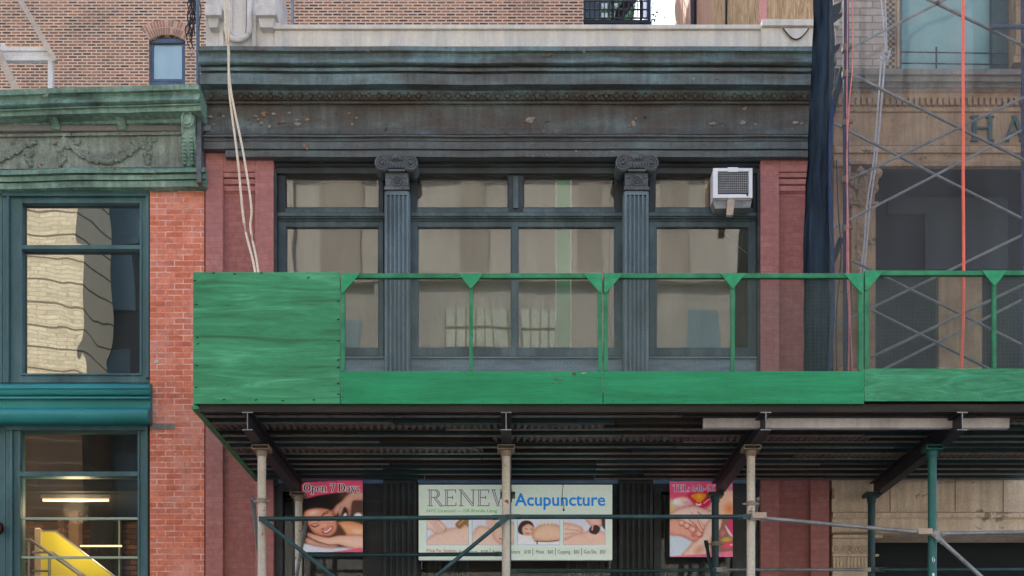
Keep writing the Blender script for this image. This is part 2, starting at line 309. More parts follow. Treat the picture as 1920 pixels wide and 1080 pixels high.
M['joistteal']=weather('dark_teal_joist',[S(24,42,44),S(34,56,58),S(46,66,68)],3,(.4,1,1),.5,.2,spots=[(14,.71,S(78,64,54))],fine=.2)
M['joistbrown']=weather('brown_timber_joist',[S(34,32,30),S(48,44,40),S(62,55,48)],3,(.4,1,3),.8,.3,spots=[(6,.70,S(88,70,52))],fine=.25)
M['edge']=weather('worn_joist_edge',[S(76,84,82),S(112,112,104),S(66,64,60)],8,(1,1,1),.5,.2)
M['corr']=weather('corrugated_deck_metal',[S(60,58,54),S(96,90,82),S(56,54,52)],5,(1,1,1),.5,.2,spots=[(12,.6,S(110,76,56))],metal=.2)
M['clamp']=weather('rusty_clamp',[S(112,100,84),S(150,138,118),S(120,84,60)],14,(1,1,1),.5,.3)
M['wire']=weather('green_grey_hardware_cloth',[S(70,88,78),S(92,108,96)],5,(1,1,1),.5,0)
M['net']=netmat('blue_debris_net',.34,S(112,116,120),.05,2.0)
M['netthick']=weather('folded_navy_net',[S(34,42,52),S(46,58,70),S(60,74,86)],3,(2.5,1,.2),.95,.3,fine=.2,bscale=90,spec=.05)
M['netblue']=weather('saturated_blue_net_hem',[S(34,46,78),S(38,58,98),S(42,72,104)],4,(1,1,.5),.8,.2)
M['pole']=weather('navy_scaffold_pole',[S(34,42,78),S(52,56,92),S(70,66,90)],5,(1,1,.5),.5,.15)
M['orange']=weather('orange_hose_rubber',[S(232,96,72),S(244,120,92)],5,(1,1,.3),.4,.05)
M['pink']=weather('salmon_rope_fibre',[S(186,104,100),S(214,148,142)],22,(1,1,.5),.8,.2)
M['rope']=weather('cream_rope_fibre',[S(206,188,160),S(232,218,194)],30,(1,1,1),.85,.3)
M['ropewhite']=weather('white_rope_fibre',[S(178,182,186),S(206,208,210)],30,(1,1,1),.85,.3)
M['cable']=weather('black_cable',[S(30,30,34),S(44,44,48)],5,(1,1,1),.5,0)
M['bluemetal']=weather('blue_grey_window_metal',[S(72,86,106),S(92,108,126)],5,(1,1,1),.45,.08)
M['shadewin']=weather('pale_blue_window_shade',[S(236,244,238),S(244,248,244)],1,(1,1,.3),.6,.02,fine=.03)
M['tealsheet']=weather('pale_teal_plastic_sheet',[S(110,152,152),S(130,172,170),S(146,186,182)],1.6,(1,1,1),.45,.25,fine=.05)
M['rail']=weather('black_railing_paint',[S(32,36,40),S(46,50,54)],5,(1,1,1),.5,.05)
M['stucco']=weather('brown_stained_stucco',[S(150,106,84),S(178,134,108),S(196,154,126)],2,(3.4,1,.22),.9,.5,spots=[(3,.62,S(160,134,104))],fine=.25)
M['stuccogold']=weather('fibrous_gold_stucco',[S(124,96,66),S(172,140,98),S(206,176,134)],7,(5,1,.5),.95,.8,dist=1.5,fine=.35,bscale=60)
M['whitewall']=weather('white_siding',[S(206,212,222),S(226,232,240)],3,(1,1,1),.7,.1,fine=.05)
M['steelframe']=weather('white_roof_steel',[S(206,204,200),S(232,230,226)],3,(1,1,1),.5,.1,spots=[(9,.73,S(160,140,120))])
M['plank']=weather('weathered_roof_plank',[S(176,160,146),S(200,186,170)],4,(1,1,1),.7,.2)
M['yellow']=weather('yellow_stair_paint',[S(232,218,60),S(240,228,80)],1,(1,1,1),.45,.05,fine=.06)
M['steel']=weather('brushed_handrail_steel',[S(150,156,158),S(176,180,180)],6,(1,1,1),.3,.05,metal=.5)
M['palebar']=weather('pale_green_window_bar',[S(142,160,142),S(164,180,160)],5,(1,1,.5),.45,.05)
M['cream']=brickmat('cream_facing_brick',[S(196,184,156),S(206,194,166),S(186,174,146)],S(166,154,128),.4,.13,.012,bump=.2)
M['creamtrim']=weather('cream_stone_quoin',[S(206,194,164),S(218,206,178)],2,(1,1,1),.8,.1)
M['groove']=weather('dark_joint',[S(104,92,72),S(116,104,84)],4,(1,1,1),.9,0)
M['oppbrown']=weather('brown_rusticated_stone',[S(60,48,40),S(86,66,50),S(120,88,62)],.8,(1,1,.5),.9,0)
M['beigedark']=weather('grey_brown_panel',[S(122,116,110),S(136,130,122)],.6,(1,1,.5),.8,.05)
M['beige']=weather('beige_facing_stone',[S(136,132,126),S(150,146,140),S(162,158,152)],.4,(1,1,.5),.8,.05,fine=.05)
M['darkstone']=weather('dark_slate_cladding',[S(40,50,56),S(54,64,70)],1,(1,1,1),.7,.05)
M['oppglass']=weather('blue_grey_opposite_pane',[S(84,112,126),S(100,128,142)],.6,(1,1,1),.2,0)
M['oppgrid']=weather('pale_opposite_pane',[S(168,176,164),S(180,188,176)],.6,(1,1,1),.3,0)
M['asphalt']=weather('asphalt',[S(54,54,56),S(66,66,68),S(76,76,76)],4,(1,1,1),.9,.3,bscale=60)
M['concrete']=weather('sidewalk_concrete',[S(140,138,132),S(156,152,146),S(168,164,158)],2,(1,1,1),.9,.25,spots=[(14,.72,S(90,88,84))])
M['roof']=weather('roof_felt',[S(120,120,118),S(140,138,134)],1,(1,1,1),.9,.1)
M['brass']=weather('dark_bronze_knob',[S(70,40,34),S(96,56,44)],8,(1,1,1),.3,.05,metal=.6)
mm_,tt_,pp_=newmat('warm_lamp'); pp_.inputs['Emission Color'].default_value=(1,.55,.25,1); pp_.inputs['Emission Strength'].default_value=.45; M['lamp']=mm_
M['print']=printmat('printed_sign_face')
M['greenleaf']=weather('leaf_green',[S(60,110,60),S(90,140,80)],6,(1,1,1),.7,0)
G={}
G['left']=glassmat('wavy_reflective_glass',.24,(.75,.82,.82,1),.0028,1.5,0,.04)
G['leftlow']=glassmat('storefront_glass_clear',.07,(.92,.95,.93,1),.003,1.2,0,.03)
G['main']=glassmat('old_float_glass',.10,(.88,.91,.87,1),.0020,1.3,.016,.08,S(140,132,120))
G['dark']=glassmat('dim_storefront_glass',.03,(.8,.85,.85,1),.005,1.3,0,.05)
G['back']=glassmat('clear_sash_glass',.05,(.9,.95,.97,1),.004,1.2,0,.05)

# ------------------------------------------------------------------ setting
W=12.8                                                # the plane of the facades
gnd=MB(); gnd.add([(-300,-300,-.15),(300,-300,-.15),(300,300,-.15),(-300,300,-.15)],[(0,1,2,3)])
tag(gnd.build('road',M['asphalt']),kind='structure')
sw=MB(); sw.box(-60,60,8.6,W+.3,-.148,0); sw.box(-60,60,8.45,8.595,-.148,-.01)
tag(sw.build('sidewalk',M['concrete'],bevel=.01),kind='structure')
sw=MB(); sw.box(-60,60,-9.5,-3.2,-.148,0)
tag(sw.build('sidewalk',M['concrete'],bevel=.01),kind='structure')

# ------------------------------------------------------------------ the grey-green cast-iron building in the middle
XL, XR = X(385,W), X(1555,W)
main=thing('building',(X(960,W),W,0),'low building with dark grey-green iron cornice, two fluted pilasters and red painted brick piers','building')
def pier(x0,x1,rx0,rx1,ztop):
    m=MB(); r=MB()
    zt=Z(322,W); zb=0.4
    m.box(X(x0,W),X(rx0,W),W,W+.35,0,ztop); m.box(X(rx1,W),X(x1,W),W,W+.35,0,ztop)
    m.box(X(rx0,W),X(rx1,W),W,W+.35,zt,ztop); m.box(X(rx0,W),X(rx1,W),W,W+.35,0,zb)
    for k,(a,b) in enumerate(((322,333),(333,345),(345,357))):
        m.box(X(rx0,W),X(rx1,W),W+.014+.012*k,W+.35,Z(b,W)+.012,Z(a,W)-.0)
        m.box(X(rx0,W),X(rx1,W),W+.05,W+.35,Z(b,W),Z(b,W)+.012)
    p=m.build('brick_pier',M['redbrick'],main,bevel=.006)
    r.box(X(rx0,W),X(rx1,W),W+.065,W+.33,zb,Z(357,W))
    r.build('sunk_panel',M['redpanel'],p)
pier(385,513,418,478,Z(280,W)); pier(1426,1555,1461,1520,Z(280,W))
# entablature
def prof(pairs, back): return [(Y,Z(py,Y)) for py,Y in pairs]+[(back,Z(pairs[-1][0],pairs[-1][1])),(back,Z(pairs[0][0],pairs[0][1]))]
c=[(87,12.47),(95,12.475)]+[(95+28*t,12.48+.055*t+.03*math.sin(t*6.28)) for t in (.1,.2,.3,.4,.5,.6,.7,.8,.9,1)]+[(124,12.575),(126,12.575),(127,12.545),(133,12.545),(134,12.60),(137,12.60),(138.5,12.555),(158,12.56)]
c2=[]
m=MB()
pp=[(Y,Z(py,Y)) for py,Y in c]; zs=Z(158,12.56)
pp+=[(12.68,zs+.004),(12.70,zs-.03),(12.74,zs-.045),(12.76,zs-.045)]
pp+=[(12.95,zs-.045),(12.95,pp[0][1]+.0)]
m.xprof(pp,XL+.005,XR-.005,seg=60,wob=.008,seed=1)
for px,py,r in ((1030,103,9),(1032,112,5),(1352,128-10,4),(1345,150,5),(1300,148,4),(1175,106,4),(1470,146,5),(386,145,2),(1095,98,4),(690,96,4),(492,84+8,5)):
    m.flake(px,py,r,12.47 if py<100 else 12.51,random.choice((1,2)))
m.build('cornice',[M['cornice'],M['chip'],M['rust']],main,smooth=True)
ed=MB(); zt=Z(176,12.76); 
ed.xprof([(12.715,Z(174,12.715)),(12.72,Z(187,12.72)),(12.745,Z(188,12.745)),(12.735,Z(191,12.735)),(12.735,Z(194,12.735)),(12.9,Z(194,12.735)),(12.9,Z(174,12.715))],XL+.01,XR-.01,seg=40,wob=.004,seed=2)
n=63
for i in range(n):
    x=lerp(XL+.04,XR-.04,(i+.5)/n); Y=12.712
    ed.ell((x,Y-.008,Z(180.5,Y)),.030,.03,.036,0,8,6); 
    ed.box(x+.052,x+.062,Y-.012,Y+.01,Z(186,Y),Z(176,Y))
ed.build('egg_and_dart_moulding',M['frieze'],main,smooth=True)
fr=MB(); YF=12.775
fr.xprof([(YF-.02,Z(194,YF-.02)),(YF,Z(200,YF)),(YF,Z(240,YF)),(YF-.012,Z(248,YF-.012)),(YF-.03,Z(252,YF-.03)),(12.95,Z(252,YF-.03)),(12.95,Z(194,YF-.02))],XL+.008,XR-.008,seg=70,wob=.007,seed=4)
random.seed(21)
for px,py,r,mm in ((494,216,8,2),(500,212,7,2),(478,218,6,1),(490,232,8,1),(505,238,6,1),(525,230,7,2),(532,228,6,1),(558,234,8,1),(557,226,5,1),(576,226,6,2),(514,214,5,1),(543,212,5,1),(485,225,6,1),(470,230,6,0),(395,220,7,1),(402,234,6,1),(398,246,4,1),(412,214,5,0),(420,219,4,1),(612,236,4,1),(640,236,3,1),(660,234,5,1),(668,222,4,1),(682,236,3,1),(720,232,2,1),(655,213,4,1),(630,214,4,0),
    (995,226,12,1),(988,228,6,2),(1026,228,5,0),(1188,232,10,1),(1192,223,5,1),(1180,237,5,1),(1210,220,4,0),(1336,232,7,1),(1392,230,7,1),(1396,204,6,1),(1417,234,6,1),(1298,196,6,1),(1492,230,7,1),(1503,232,4,1),(1485,242,3,1),(1350,232,3,0),(1020,246,7,2),(1040,247,5,2),(905,234,3,1),(820,222,3,1),(760,246,3,1)):
    fr.flake(px,py,r,YF-.002,mm)
fr.build('frieze',[M['frieze'],M['chip'],M['rust']],main)
ar=MB(); YA=12.72
pa=[(253,YA-.03),(256,YA-.03),(257,YA),(264,YA),(265,YA+.012),(266,YA-.008),(268,YA-.012),(279,YA-.012),(280,YA+.02),(282,YA+.02),(282.6,YA),(294,YA)]
ar.xprof([(Y,Z(py,Y)) for py,Y in pa]+[(12.99,Z(294,YA)),(12.99,Z(253,YA-.03))],X(422,YA),XR-.03,seg=60,wob=.006,seed=6)
ar.xprof([(Y,Z(py,Y)) for py,Y in pa[:8]]+[(12.99,Z(279,YA-.012)),(12.99,Z(253,YA-.03))],XL+.004,X(422,YA)-.001,seg=4,wob=.0,seed=6)
random.seed(5)
for px,py,r,mm in ((573,276,8,2),(578,279,5,1),(570,272,4,1),(808,288,2.5,1),(1025,291,3,1),(1047,289,3,2),(1108,284,3,1),(1112,287,2.5,1),(1080,284,3,1),(1148,285,3,1),(998,270,3,1),(1368,268,4,1),(1380,269,3,1),(985,292,4,2),(1000,293,3,1),(1015,290,2,1),(1060,288,2,1),(835,294,3,2),(850,294,4,2),(910,294,3,2),(595,287,4,0),(1240,285,3,1)):
    ar.flake(px,py,r,YA-.014,mm)
ar.build('architrave',[M['archi'],M['chip'],M['rust']],main)
# dark head beam behind the capitals
hb=MB()
x0,x1=X(513,W),X(1426,W)
zt=Z(294,YA)-.002
hb.xprof([(12.80,zt),(12.80,Z(303,12.8)),(12.85,Z(305,12.85)),(12.85,Z(312,12.85)),(12.875,Z(313,12.875)),(12.885,Z(325,12.885)),(13.1,Z(325,12.885)),(13.1,zt)],x0+.001,x1-.001,seg=20,wob=.003,seed=8)
hb.build('window_head_beam',M['darkframe'],main)
# parapet with its raised end, and the stone pedestal
pr=MB(); Yp=12.86
pr.pb(515,57,1427,87,Yp,13.15); pr.box(X(513,Yp),X(1427,Yp),Yp-.03,13.18,Z(57,Yp)+.001,Z(49,Yp))
pr.pb(1427,52,1568,87,Yp-.04,13.2); pr.box(X(1426,Yp),X(1570,Yp),Yp-.08,13.24,Z(52,Yp-.04)+.001,Z(40,Yp-.04))
for px in (584,608,738,827,836,1000,1011,1038,1105,1109,1137,1192,1216,1242,1273,1320,1349):
    pr.pb(px,58,px+1.2,87,Yp-.004,Yp+.01)
# sagging flap on the raised end
pts=[(X(1468+k*4.9,Yp-.06),Z(53+ (21*math.sin(math.pi*k/10))**1.0,Yp-.06)) for k in range(11)]
pr.prism(pts,Yp-.06,Yp-.041)
for k in range(10):
    a=pts[k]; b=pts[k+1]
    pr.path([(a[0],Yp-.062,a[1]),(b[0],Yp-.062,b[1])],.008,6,1)
pr.build('parapet',[M['parapet'],M['cable']],main,bevel=.006)
pd=MB(); Yq=12.9
pd.pb(386,-60,516,88,Yq,13.6)
for a,b in ((384,414),(479,519)):
    pd.pb(a,8,b,28,Yq-.14,Yq-.001,ref=Yq-.14)
    pd.prism([(X(a+4,Yq-.1),Z(28,Yq-.1)),(X(b-4,Yq-.1),Z(28,Yq-.1)),(X(b-7,Yq-.1),Z(50,Yq-.1)),(X(a+8,Yq-.1),Z(50,Yq-.1))],Yq-.09,Yq-.0012)
pd.pb(411,-60,419,88,Yq-.03,Yq-.0008); pd.pb(472,-60,480,88,Yq-.03,Yq-.0008)
# oval cartouche ring hanging down to y=77
ring=[]; cx_=X(446,Yq-.05); rx=22*Yq/F; cz=Z(53,Yq-.05)
pts=[(cx_-rx,Yq-.05,Z(-60,Yq))]+[(cx_+rx*math.cos(math.pi+math.pi*k/14),Yq-.05,cz+rx*math.sin(math.pi+math.pi*k/14)) for k in range(15)]+[(cx_+rx,Yq-.05,Z(-60,Yq))]
pd.path(pts,.032,8)
pts=[(cx_-rx*.6,Yq-.03,Z(-60,Yq))]+[(cx_+rx*.6*math.cos(math.pi+math.pi*k/14),Yq-.03,cz+rx*.6*math.sin(math.pi+math.pi*k/14)) for k in range(15)]+[(cx_+rx*.6,Yq-.03,Z(-60,Yq))]
pd.path(pts,.012,6)
pd.build('stone_pedestal',M['whitestone'],main,bevel=.006)
# fluted pilasters
def pilaster(pxc, half, ztop, zbot, mats_, yf, capital=True):
    xc=X(pxc,yf); hw=half*yf/F
    s=MB(); n=5; pts=[]; cw=2*hw/ (n*2+1); 
    pts.append((xc-hw,yf))
    for i in range(n):
        a=xc-hw+cw*(1+2*i)-.2*cw; b=a+cw*1.4
        pts+= [(a,yf),(a+.12*cw,yf+.018),(a+.7*cw,yf+.028),(b-.12*cw,yf+.018),(b,yf)]
    pts.append((xc+hw,yf)); pts+=[(xc+hw,yf+.2),(xc-hw,yf+.2)]
    m_=len(pts); zf=ztop-.045
    s.add([(x,y,zbot) for x,y in pts]+[(x,y,zf) for x,y in pts],[(i,(i+1)%m_,m_+(i+1)%m_,m_+i) for i in range(m_)]+[tuple(range(m_-1,-1,-1)),tuple(range(m_,2*m_))])
    s.box(xc-hw,xc+hw,yf,yf+.2,zf,ztop)
    s.box(xc-hw-.012,xc-hw-.001,yf+.02,yf+.2,zbot,ztop); s.box(xc+hw+.001,xc+hw+.012,yf+.02,yf+.2,zbot,ztop)
    o=s.build('pilaster',mats_[0],main)
    if capital:
        c_=MB(); zz=lambda py: Z(py,yf)
        c_.box(xc-hw-.015,xc+hw+.015,yf-.02,yf+.19,zz(357),zz(353)); c_.box(xc-hw-.008,xc+hw+.008,yf-.012,yf+.19,zz(353),zz(350))
        c_.box(xc-hw,xc+hw,yf-.004,yf+.19,zz(350),zz(325))
        # rosette
        zc=zz(340); 
        c_.path([(xc+.055*math.cos(a*.5236),yf-.012,zc+.055*math.sin(a*.5236)) for a in range(13)],.012,6)
        c_.path([(xc+.028*math.cos(a*.5236),yf-.016,zc+.028*math.sin(a*.5236)) for a in range(13)],.009,6)
        c_.ell((xc,yf-.012,zc),.014,.014,.014,0,8,6)
        for sx in (-1,1):
            for sz in (-1,1): c_.ell((xc+sx*.095,yf-.006,zc+sz*.045),.028,.012,.02,0,8,5)
        # volutes: spiral rope on a disc, rolled sides
        for sx in (-1,1):
            vx=xc+sx*(half-1.0)*yf/F*1.28; vz=zz(311.5)
            R0=.088
            disc=[(vx+R0*math.cos(2*math.pi*k/20),vz+R0*math.sin(2*math.pi*k/20)) for k in range(20)]
            c_.prism(disc,yf-.055,yf+.15)
            sp=[]
            for k in range(46):
                a=k/45*2.3*2*math.pi; rr=(R0-.006)*(1-.80*k/45)
                ang=math.pi/2 - sx*a*-1 if False else math.pi/2+sx*(-a)*(1)
                sp.append((vx+rr*math.cos(ang)*1,yf-.062,vz+rr*math.sin(ang)))
            c_.path(sp,.013,6,rs=[.015*(1-.5*k/45) for k in range(46)])
            c_.ell((vx,yf-.066,vz),.02,.018,.02,0,10,6)
        # sagging channel between the volutes
        sp=[(xc-.15+.3*k/12,yf-.05,zz(300)-.03*math.sin(math.pi*k/12)) for k in range(13)]; c_.path(sp,.014,6)
        sp=[(xc-.15+.3*k/12,yf-.045,zz(305)-.035*math.sin(math.pi*k/12)) for k in range(13)]; c_.path(sp,.02,6)
        c_.box(xc-.11,xc+.11,yf-.045,yf+.16,zz(319),zz(303)); 
        for k in range(5): c_.ell((xc-.072+.036*k,yf-.05,zz(315)),.015,.016,.026,0,8,6)
        c_.xprof([(yf-.05,zz(325)),(yf-.05,zz(321.5)),(yf+.15,zz(321.5)),(yf+.15,zz(325))],xc-.10,xc+.10)
        c_.xprof([(yf-.06,zz(301)),(yf-.075,zz(298)),(yf-.075,zz(295.5)),(yf+.16,zz(295.5)),(yf+.16,zz(301))],xc-.19,xc+.19)
        c_.ell((xc,yf-.08,zz(300)),.028,.02,.038,0,8,6)
        for sx in (-1,1): c_.ell((xc+sx*.038,yf-.07,zz(302)),.02,.015,.026,0,8,6)
        c_.build('capital',mats_[1],o,smooth=True)
    return o
YC=12.70
pilaster(744,21.5,Z(358,YC),Z(700,YC)-.3,(M['shaft'],M['cap']),YC)
pilaster(1193.5,21.5,Z(358,YC),Z(700,YC)-.3,(M['shaft'],M['cap']),YC)
# lower-storey pilasters, the shade under the shed put into their dark colour
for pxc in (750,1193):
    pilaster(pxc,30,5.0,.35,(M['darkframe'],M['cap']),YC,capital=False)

def ringframe(mb, o, g, ya, yb, ref=None, m=0):
    """timber frame: outer rect o and glass rect g in pixels of the plane ref"""
    r=ya if ref is None else ref
    mb.pb(o[0],o[1],g[0],o[3],ya,yb,r,m); mb.pb(g[2],o[1],o[2],o[3],ya,yb,r,m)
    mb.pb(g[0],o[1],g[2],g[1],ya,yb,r,m); mb.pb(g[0],g[3],g[2],o[3],ya,yb,r,m)
def bead(mb, g, y, w_=1.6, d=.012, m=0):          # thin stop round the glass, lower than the frame face
    mb.pb(g[0],g[1],g[0]+w_,g[3],y,y+d,y,m); mb.pb(g[2]-w_,g[1],g[2],g[3],y,y+d,y,m)
    mb.pb(g[0]+w_,g[1],g[2]-w_,g[1]+w_,y,y+d,y,m); mb.pb(g[0]+w_,g[3]-w_,g[2]-w_,g[3],y,y+d,y,m)
YW=12.92; YG=12.96; YB=13.10
def pane(px0,py0,px1,py1,Y,gm,parent,name='glass_pane'):
    g=MB(); g.box(X(px0,Y)-.01,X(px1,Y)+.01,Y,Y+.005,Z(py1,Y)-.01,Z(py0,Y)+.01); return g.build(name,gm,parent)
bays=[ (513,722,[(535,711)],[(536,710)]), (766,1172,[(781,953),(981,1153)],[(783,959),(971,1153)]), (1214,1426,[(1228,1412)],[(1230,1404)]) ]
for bi,(bx0,bx1,up,lo) in enumerate(bays):
    f=MB()
    # upper row, its shade put into a darker frame colour
    L=bx0+3; Rr=bx1-3
    xs=[L]+[v for g in up for v in g]+[Rr]
    for k in range(0,len(xs),2): f.pb(xs[k],326,xs[k+1],398,YW,YW+.09,YW,1)
    for a,b in up: f.pb(a,326,b,329,YW,YW+.09,YW,1); f.pb(a,390,b,398,YW,YW+.09,YW); bead(f,(a,329,b,390),YW+.018,m=1)
    # transom bar, stepped
    f.pb(L-2,398,Rr+2,405,YW-.05,YW+.09,YW-.05); f.pb(L-1,405,Rr+1,409,YW-.03,YW+.09,YW-.03); f.pb(L,409,Rr,414,YW-.003,YW+.09,YW-.003)
    # lower row
    xs=[L]+[v for g in lo for v in g]+[Rr]
    for k in range(0,len(xs),2): f.pb(xs[k],414.3,xs[k+1],668,YW+.008,YW+.09,YW+.008)
    for a,b in lo: f.pb(a,414.3,b,425,YW+.012,YW+.09,YW+.008); f.pb(a,653,b,668,YW+.004,YW+.09,YW+.008); bead(f,(a,425,b,653),YW+.022)
    w_=f.build('window',[M['frame'],M['darkframe']],main,bevel=.004)
    s=MB(); s.pb(L-3,668.5,Rr+3,672,YW-.06,YW+.1,YW-.06); s.pb(L-2,672,Rr+2,700,YW-.04,YW+.1,YW-.04); s.box(X(L-2,YW),X(Rr+2,YW),YW-.035,YW+.1,4.9,Z(700,YW)-.004)
    s.build('sill',M['sill'],w_,bevel=.004)
    if bi==1:
        mm=MB(); mm.pb(962,329,972,390,YW-.02,YW-.001); mm.build('mullion',M['frame'],w_,bevel=.004)
    for a,b in up: pane(a,329,b,390,YG,G['main'],w_)
    for a,b in lo: pane(a,425,b,653,YG,G['main'],w_)
    if bi==1:
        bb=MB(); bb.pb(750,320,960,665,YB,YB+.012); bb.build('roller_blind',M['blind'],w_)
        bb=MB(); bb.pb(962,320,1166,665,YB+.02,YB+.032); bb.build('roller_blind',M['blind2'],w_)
        gs=MB(); gs.pb(1044,320,1069,665,YB-.06,YB-.002); gs.build('green_post',M['gstrip'],w_)
        gs=MB(); gs.pb(1041.5,320,1043.8,665,YB-.07,YB-.01); gs.pb(1069.3,320,1071.5,665,YB-.07,YB-.01); gs.build('post_trim',M['white'],w_)
    else:
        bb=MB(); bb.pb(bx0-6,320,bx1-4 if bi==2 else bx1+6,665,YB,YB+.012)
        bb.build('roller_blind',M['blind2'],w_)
    if bi==2:
        q=MB(); q.pb(1322,329,1333,390,YG+.01,YG+.03); q.build('filler_strip',M['wood'],w_)
        q=MB(); q.pb(1333.2,329,1412,390,YG+.012,YG+.03); q.build('blanking_board',M['darkframe'],w_)
        cab=MB(); cab.path([(X(1347,YB-.01),YB-.01,Z(425,YB)),(X(1370,YB-.01),YB-.01,Z(452,YB)),(X(1404,YB-.01),YB-.01,Z(478,YB))],.004,5); cab.build('pull_cord',M['rope'],w_)
for a,b in ((X(513,W)+.001,X(513,W)+.03),(X(1426,W)-.03,X(1426,W)-.001)):
    jm=MB(); jm.box(a,b,W+.02,W+.33,4.95,Z(325,12.885)-.001); jm.build('jamb_lining',M['darkframe'],main)
# dark lower shopfront
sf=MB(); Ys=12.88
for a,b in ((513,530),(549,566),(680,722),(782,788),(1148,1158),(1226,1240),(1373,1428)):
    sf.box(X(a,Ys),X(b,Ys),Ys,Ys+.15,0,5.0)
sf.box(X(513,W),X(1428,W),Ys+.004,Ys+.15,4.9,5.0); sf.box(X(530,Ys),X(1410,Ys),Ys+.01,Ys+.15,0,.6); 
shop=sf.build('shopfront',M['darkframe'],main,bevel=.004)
g=MB(); g.box(X(513,Ys),X(1428,Ys),Ys+.06,Ys+.065,.6,4.9); g.build('glass_pane',G['dark'],shop)
cu=MB()
for (a,b,zt_,zb_) in ((800,880,4.95,1.0),(1060,1140,4.95,1.0),(690,715,4.95,1.0),(1240,1256,4.95,1.)):
    n=int((b-a)/2.2); vs=[];fs=[]
    for k in range(n+1):
        px=a+(b-a)*k/n; y=Ys+.22+.025*math.sin(k*1.9)
        vs+=[(X(px,Ys+.22),y,zb_),(X(px,Ys+.22),y,zt_)]
    for k in range(n): fs.append((2*k,2*k+2,2*k+3,2*k+1))
    cu.add(vs,fs)
cu.build('curtain',M['blind'],shop)
q=MB(); q.box(X(513,13.3),X(728,13.3),13.28,13.32,.1,4.88); q.build('interior_wall',M['mauve'],shop)
q=MB(); q.box(X(1236,13.3),X(1430,13.3),13.28,13.32,.1,4.88); q.build('interior_wall',M['mauve'],shop)
q=MB(); q.box(X(786,13.3),X(1150,13.3),13.9,13.94,.1,4.88); q.build('back_wall',M['warmroom'],shop)
# body of the building
bd=MB()
bd.box(XL+.01,XR-.01,14.6,24,0,9.6); bd.box(XL+.01,XL+.2,W+.36,14.59,0,9.6); bd.box(XR-.2,XR-.01,W+.36,14.59,0,9.6)
bd.box(XL+.21,XR-.21,W+.36,14.59,4.9,5.1); bd.box(XL+.21,XR-.21,W+.36,14.59,9.0,9.6)
bd.box(XL+.21,XR-.21,13.25,13.28,5.11,8.99)
bd.build('body',M['void'],main)

# ------------------------------------------------------------------ the brick building on the left with green cornice
XLL=-14
left=thing('building',(X(150,W),W,0),'salmon brick building with peeling green cornice and teal-framed windows','building')
m=MB(); Wl=12.83
m.box(X(281,Wl),X(383,Wl),Wl,Wl+.4,0,Z(345,Wl))
m.box(XLL,X(-260,Wl),Wl,Wl+.4,0,Z(345,Wl))
m.build('brick_pier',M['orangebrick'],left)
for q in ((283,794,328,806),(283,351,334,360)):
    st=MB(); st.pb(*q,Wl-.004,Wl+.05); st.build('stone_block',M['ledge'],left,bevel=.004)
random.seed(8)
for q in ((293,677,7),(352,786,2.5),(352,872,4),(290,655,3),(330,852,3),(300,822,3)):
    st=MB(); st.flake(q[0],q[1],q[2],Wl+.003,0,1.3); st.build('plaster_chip',M['whitestone'],left)
c=[(157,12.42),(167,12.43)]+[(167+25*t,12.44+.05*t+.03*math.sin(t*6.28)) for t in (.15,.3,.45,.6,.75,.9,1)]+[(193,12.50),(194.5,12.475),(196,12.475),(197,12.50),(207,12.505)]
pp=[(Y,Z(py,Y)) for py,Y in c]; zb=pp[-1][1]
pp+=[(12.66,zb+.003),(12.68,zb-.02),(12.70,zb-.02),(12.95,zb-.02),(12.95,pp[0][1])]
m=MB(); m.xprof(pp,XLL,X(372,12.42),seg=90,wob=.016,dy0=.5,seed=11)
for px,py,r in ((86,179,7),(150,172,4),(210,170,3),(290,176,4)): m.flake(px,py,r,12.46+.0001*(372-px),1)
m.build('cornice',[M['verdi'],M['chip']],left,smooth=True)
m=MB(); Yf=12.76
m.xprof([(Yf-.03,Z(208,Yf-.03)),(Yf-.03,Z(212,Yf-.03)),(Yf,Z(215,Yf)),(Yf,Z(244,Yf)),(Yf-.025,Z(246,Yf-.025)),(Yf-.03,Z(251,Yf-.03)),(Yf,Z(253,Yf)),(Yf,Z(312,Yf)),(12.96,Z(312,Yf)),(12.96,Z(208,Yf-.03))],XLL,X(380,Yf),seg=60,wob=.008,dy0=.25,seed=13)
random.seed(3)
for cxp in (195,-30):      # carved swag with rosettes and ribbons
    for k in range(60):
        t=k/59; px=cxp-75+150*t; py=264+36*math.sin(math.pi*t)
        for q in range(3):
            yy=Yf-.012+.00012*(380-px)
            m.ell((X(px+random.uniform(-4,4),Yf),yy,Z(py+random.uniform(-5,5),Yf)),random.uniform(.02,.04),.022,random.uniform(.015,.032),0,7,5,.25)
    for sx in (-1,1):
        for k in range(22):
            px=cxp+sx*80+random.uniform(-7,7); py=random.uniform(262,306)
            m.ell((X(px,Yf),Yf-.006+.00012*(380-px),Z(py,Yf)),.028,.02,.03,0,7,5,.3)
        for k in range(14):
            px=cxp+sx*random.uniform(48,95); py=random.uniform(258,268)
            m.ell((X(px,Yf),Yf-.006+.00012*(380-px),Z(py,Yf)),.032,.018,.02,0,7,5,.3)
m.build('frieze',M['verdifrieze'],left)
def bracket(mb,px,w_,y0,y1,ytop,ybot,yw=Yf):
    pts=[(yw,Z(y0,yw)),(ytop,Z(y0,ytop))]
    for k in range(9):
        t=k/8; pts.append((lerp(ytop,ybot,t)-.02*math.sin(t*6.28),lerp(Z(y0,ytop),Z(y1,ybot),t)))
    pts.append((yw,Z(y1,yw)))
    a=X(px-w_/2,ytop); b=X(px+w_/2,ytop)
    mb.xprof(pts,a,b)
for px in (97,222,-30,-160,318):
    if px==318: continue
    b=MB(); bracket(b,px,16,210,243,12.62,12.735,Yf+.05); b.build('bracket',M['verdi'],left,bevel=.004)
b=MB(); bracket(b,352,26,209,312,12.60,12.71,Yf+.05); Yk=12.585
